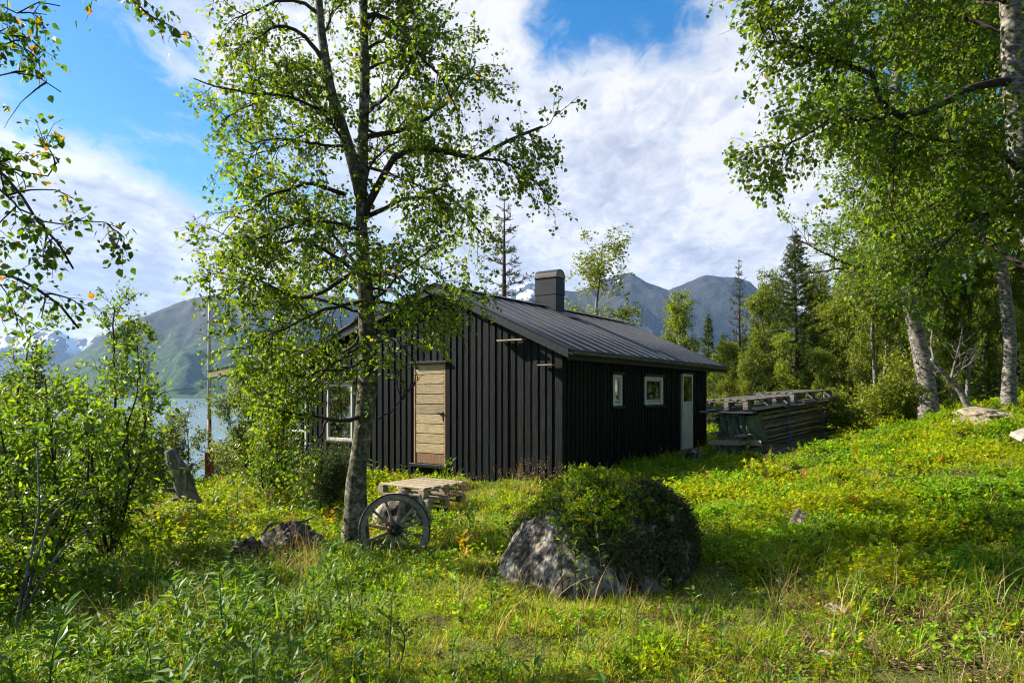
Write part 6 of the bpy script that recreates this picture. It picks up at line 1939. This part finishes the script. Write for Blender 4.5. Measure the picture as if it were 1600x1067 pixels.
def weights(x, y, z):
    """how likely each kind of plant is at a place"""
    u, v = px_of(x, y, z)
    n1 = fbm(xy3(x, y, .75), 4, .55, seed=51); n2 = fbm(xy3(x, y, 1.7, 3.), 4, .55, seed=52); n3 = fbm(xy3(x, y, .45, 7.), 3, .5, seed=53)
    slope = sstep(1.3, 2.6, x - .06 * y) * sstep(5.0, 6.6, y + .35 * x)       # shrubby slope on the right
    path = sstep(5.6, 4.6, y) * sstep(.6, 2.0, x)                           # bare soil at the lower right
    lawn = sstep(-.9, .0, x + .05 * y) * sstep(2.1, 1.0, x) * sstep(12, 11, y)             # trodden grass in the middle
    lawn = np.maximum(lawn, .9 * sstep(5.0, 4.2, y) * sstep(-1.2, -.2, x) * (1 - path))
    leftm = sstep(-1.2, -2.4, x) * sstep(6.6, 8.0, y)                        # heath on the left
    leftf = sstep(-.6, -1.5, x) * sstep(7.6, 6.2, y)                         # lush grass lower left
    shade = sstep(10.2, 12, y) * sstep(.6, 1.6, x) * sstep(4.6, 3.6, x)           # thin grass along the wall
    w = {}
    w['ling'] = .10 + 1.25 * slope * sstep(-.35, .3, n1) + .25 * leftf + .45 * leftm * sstep(-.1, .5, n2) + .12 * lawn * sstep(.2, .6, n1)
    w['bilb'] = .05 + 1.5 * slope * sstep(.35, -.35, n1) + 1.1 * leftm
    w['gras'] = .04 + .50 * leftf + .07 * lawn + .30 * path + .03 * slope * sstep(.2, .7, n2) + .7 * shade
    w['moss'] = .06 + 1.7 * lawn + .55 * path * sstep(.0, .5, n2) + .30 * leftf
    w['tall'] = .0 + .06 * leftf * sstep(.0, .5, n2) + .01 * path
    w['strw'] = .008 + .04 * lawn + .07 * path + .05 * leftf + .02 * leftm
    w['herb'] = .006 + .22 * leftf + .05 * leftm + .04 * lawn
    w['orng'] = .001 + .04 * leftm * sstep(.0, .5, n3) + .008 * slope * sstep(.1, .6, n2)
    w['litr'] = .05 + 1.2 * path + .25 * lawn * sstep(.1, .5, n3)
    pa, pb = (x - pc[0]) * .823 - (y - pc[1]) * .568, (x - pc[0]) * .568 + (y - pc[1]) * .823
    low = ((np.abs(pa) < .7) & (pb > -1.0) & (pb < .6)) | ((np.abs(x + 1.15) < .5) & (y > 6.95) & (y < 7.3)) | (((x - BO[0]) / 1.2) ** 2 + ((y - BO[1] + .25) / 1.25) ** 2 < 1)
    low |= (np.abs((x - A0[0]) * AC[0] + (y - A0[1]) * AC[1] + .6) < .5) & ((x - A0[0]) * AL[0] + (y - A0[1]) * AL[1] > -.6) & ((x - A0[0]) * AL[0] + (y - A0[1]) * AL[1] < 3.0)
    for q in ('ling', 'bilb', 'gras', 'tall', 'herb', 'strw', 'orng'): w[q] = np.where(low, w[q] * .04, w[q])
    w['moss'] = np.where(low, .8, w['moss'])
    return w, path, n2, n3


KINDS_ = {'ling': LING, 'bilb': BILB, 'gras': GRAS, 'moss': MOSS, 'tall': TALL, 'strw': STRW, 'herb': HERB, 'orng': ORNG, 'litr': LITR}
GRP = {'ling': 'berry', 'bilb': 'berry', 'orng': 'herb', 'gras': 'grass', 'moss': 'grass', 'tall': 'grass', 'strw': 'grass', 'herb': 'herb', 'litr': 'litter'}
SETS = {g: [[], [], [], []] for g in ('berry', 'grass', 'herb', 'litter')}
for n, r0, r1, seed in ((27000, 2.3, 9.0, 201), (20000, 9.0, 19.0, 202), (3000, 19, 34, 203)):
    x, y, rg = wedge(n, r0, r1, seed)
    k = ~blocked(x, y); x, y = x[k], y[k]
    z = ground(x, y)
    w, path, n2, n3 = weights(x, y, z)
    names = list(KINDS_); Wm = np.stack([w[q] for q in names], 1); tot = Wm.sum(1)
    # bare spots on the path
    keep = rg.uniform(0, 1, len(x)) > .45 * path * sstep(-.1, .4, n3)
    cum = np.cumsum(Wm / tot[:, None], axis=1); pick = (rg.uniform(0, 1, len(x))[:, None] > cum).sum(1).clip(0, len(names) - 1)
    big = 1.0 if r0 < 9 else (1.35 if r0 < 19 else 2.2)
    for i, q in enumerate(names):
        m = (pick == i) & keep; c = int(m.sum())
        if not c: continue
        S = SETS[GRP[q]]
        S[0].append(np.stack([x[m], y[m], z[m] - .01], -1)); S[1].append(rg.choice(KINDS_[q], c))
        S[2].append(rg.uniform(.6, 1.35, c) * big * (1 + .55 * np.clip(n2[m], -.8, .9))); S[3].append(np.stack([rg.normal(size=c) * .12, rg.normal(size=c) * .12, rg.uniform(0, 6.28, c)], -1))
LBL = {'berry': ('berry_shrubs', 'low lingonberry and bilberry shrubs carpeting the hillside', 'shrubs'), 'grass': ('grass', 'green and yellow grass over the clearing', 'grass'),
       'herb': ('herbs', 'scattered leafy herbs and orange autumn sprigs', 'herbs'), 'litter': ('leaf_litter', 'brown leaf litter on the bare soil', 'leaf litter')}
for g, S in SETS.items():
    scatter(LBL[g][0], LBL[g][1], LBL[g][2], np.concatenate(S[0]), np.concatenate(S[1]), np.concatenate(S[2]), np.concatenate(S[3]))

# cap of berry shrubs on the boulder
Vb = BOULDER_V; tri = Vb[BOULDER_F]
cen = tri.mean(1); nr = np.cross(tri[:, 1] - tri[:, 0], tri[:, 2] - tri[:, 0]); area = np.linalg.norm(nr, axis=1) / 2; nr = norm(nr)
edge = np.where(cen[:, 0] < 0, .47 - .25 * cen[:, 0], .47 - .80 * cen[:, 0]) + .14 * fbm(cen * 3.0, 3, .5, seed=8)
edge = np.where(cen[:, 0] < -.56, .95, np.maximum(edge, .22))
capm = (cen[:, 2] > edge) | ((cen[:, 1] > .25) & (cen[:, 2] > .3))
rg = np.random.default_rng(300)
pr = area * capm; pr /= pr.sum()
NC = 1700; fi = rg.choice(len(cen), NC, p=pr); bc = rg.dirichlet((1, 1, 1), NC)
pts = (tri[fi] * bc[:, :, None]).sum(1) + np.array([BO[0], BO[1], BZ]) - nr[fi] * .01
eul = np.stack([np.array(Vector(0.55 * n + np.array([0, 0, .45])).to_track_quat('Z', 'Y').to_euler()) for n in nr[fi]])
lit_top = sstep(.40, .75, cen[fi, 2]) * sstep(.7, .1, cen[fi, 0])  # bright plants for the sunlit top, dark ones for shade: light put into colour
idx = np.where(rg.uniform(0, 1, NC) < .75 * lit_top, rg.choice(BILB + LING, NC), rg.choice(DARK, NC))
scatter('berry_shrub_cap', 'berry shrubs growing over the top of the big boulder, coloured darker on its shaded side', 'shrubs', pts, idx, rg.uniform(.55, .95, NC) * (1 + .7 * np.clip(fbm(pts * 4.0, 3, .5, seed=12), -.6, .9)), eul)

# brown seed stalks and long straws
sp = []
for (px0, px1, Y0_, Y1_, c) in ((690, 770, 9.6, 11.2, 9), (780, 880, 10.6, 11.6, 16), (420, 530, 10.5, 12.5, 14), (200, 430, 8, 12, 12), (700, 720, 8.8, 9.4, 3), (1150, 1300, 9, 11.5, 8)):
    for _ in range(c):
        Yq = random.uniform(Y0_, Y1_); sp.append(((random.uniform(px0, px1) - 800) / F * Yq, Yq))
sp = np.array(sp); kk = ~blocked(sp[:, 0], sp[:, 1]); sp = sp[kk]; c = len(sp)
scatter('seed_stalks', 'dry brown seed stalks standing along the cabin wall and heath', 'grass stalks', np.stack([sp[:, 0], sp[:, 1], ground(sp[:, 0], sp[:, 1])], -1), rg.choice(STALK, c), rg.uniform(.6, 1.15, c), np.stack([rg.normal(size=c) * .15, rg.normal(size=c) * .15, rg.uniform(0, 6.28, c)], -1))
sp = []
for (px0, px1, Y0_, Y1_, c) in ((380, 500, 6.1, 6.75, 26), (1255, 1285, 6.3, 6.7, 7), (700, 1000, 4.2, 5.4, 14), (1230, 1560, 4.2, 5.8, 16), (120, 500, 4.2, 7.5, 34), (1200, 1260, 4.8, 5.6, 4), (760, 830, 5.2, 6.2, 6)):
    for _ in range(c):
        Yq = random.uniform(Y0_, Y1_); sp.append(((random.uniform(px0, px1) - 800) / F * Yq, Yq))
sp = np.array(sp); c = len(sp)
scatter('long_straws', 'long dry straws leaning out of the green plants', 'grass stalks', np.stack([sp[:, 0], sp[:, 1], ground(sp[:, 0], sp[:, 1])], -1), rg.choice(LONGS, c), rg.uniform(.6, 1.1, c), np.stack([rg.normal(size=c) * .2, rg.normal(size=c) * .2, rg.uniform(0, 6.28, c)], -1))


# ------------------------------------------------------------------ saplings
def sapling(label, px, Y, h, nleaf, ls, mat, seed, lean=(0, 0), w=.34, nst=1):
    rg = np.random.default_rng(seed); x = (px - 800) / F * Y; base = np.array([x, Y, gz(x, Y) - .02])
    e = empty('sapling', tuple(base)); tag(e, label, 'sapling')
    for s in range(nst):
        q = resample([np.array([s * .05, 0, 0.]), np.array([lean[0] * .3 + s * .08, 0, h * .5]), np.array([lean[0] + s * .1 * (-1) ** s, lean[1], h * (1 - .2 * s)])], 12)
        mb = MB(); tubes(mb, q, np.linspace(.005, .0015, 12), 5); mb.build('stem', MAT['twig'], e, smooth=True)
        n = nleaf; t = np.linspace(.22, 1, n); p, tan = sample_on(q[None], np.zeros(n, int), t); az = np.arange(n) * 2.4 + rg.normal(size=n) * .4
        el = rg.uniform(.2, 1.0, n); ax = np.stack([np.cos(az) * np.cos(el), np.sin(az) * np.cos(el), np.sin(el)], -1)
        me_ = None
        for i in range(n):
            mb = MB(); a_, u_ = ax[i], norm(np.array([0, 0, 1.0]) + rg.normal(size=3) * .3); sd = norm(np.cross(a_, u_)); nr_ = np.cross(sd, a_); L_ = ls * rg.uniform(.7, 1.2)
            V = [np.zeros(3), a_ * L_ * .3 + sd * L_ * w * .42 + nr_ * .004, a_ * L_ * .65 + sd * L_ * w * .38 + nr_ * .004, a_ * L_ - nr_ * L_ * .12, a_ * L_ * .65 - sd * L_ * w * .38 + nr_ * .004, a_ * L_ * .3 - sd * L_ * w * .42 + nr_ * .004]
            mb.add(V, [[0, 3, 2, 1], [0, 5, 4, 3]]); mb.build('leaf', mat, e, loc=tuple(p[i]))
    return e


sapling('thin willow sapling in front of the boulder, the tallest one', 945, 5.15, .98, 16, .085, MAT['herb'], 1, (-.16, 0))
sapling('short willow sapling close to the boulder, left of the tallest one', 880, 5.3, .72, 15, .075, MAT['herb'], 2, (-.06, 0))
sapling('yellow green willow sapling before the lit left face of the boulder', 900, 5.1, .66, 18, .07, MAT['leaf_rowan'], 3, (-.02, .0), nst=2)
sapling('silvery willow sapling at the bottom edge, left of centre', 608, 4.0, .48, 18, .08, MAT['leaf_willow'], 4, (.02, 0), nst=2)
sapling('dark large leaved sapling in the lower left corner', 75, 3.9, .52, 14, .12, MAT['herb'], 5, (.10, 0), w=.5)
sapling('small willow sapling in the grass at the lower left', 300, 4.5, .35, 12, .09, MAT['leaf_willow'], 6, (.05, 0))
sapling('broad leaved seedling at the bottom edge below the root heap', 470, 4.1, .24, 9, .10, MAT['herb'], 7, (.02, 0), w=.7)
sapling('leafy seedling in front of the root heap', 560, 5.3, .34, 12, .07, MAT['herb'], 8, (.04, 0))
sapling('small seedling on the grass below the right slope', 1215, 4.9, .28, 10, .055, MAT['herb'], 9, (.02, 0))
# bare arching stems at the left
for i, (pts, lb) in enumerate((([(30, 985, 5.0), (55, 880, 5.1), (85, 800, 5.2), (135, 768, 5.4)], 'long bare stem arching right at the left edge, upper one'), ([(35, 960, 5.0), (80, 880, 5.1), (125, 835, 5.2), (172, 800, 5.3)], 'thin bare stem slanting right at the left edge, lower one'), ([(20, 1000, 4.9), (40, 900, 5.0), (60, 800, 5.2), (58, 700, 5.3)], 'upright bare stem at the left edge'))):
    mb = MB(); tubes(mb, resample([P(*p) for p in pts], 14), np.linspace(.014, .005, 14), 6); o = mb.build('bare_stem', MAT['deadwood'], smooth=True); tag(o, lb, 'stem')
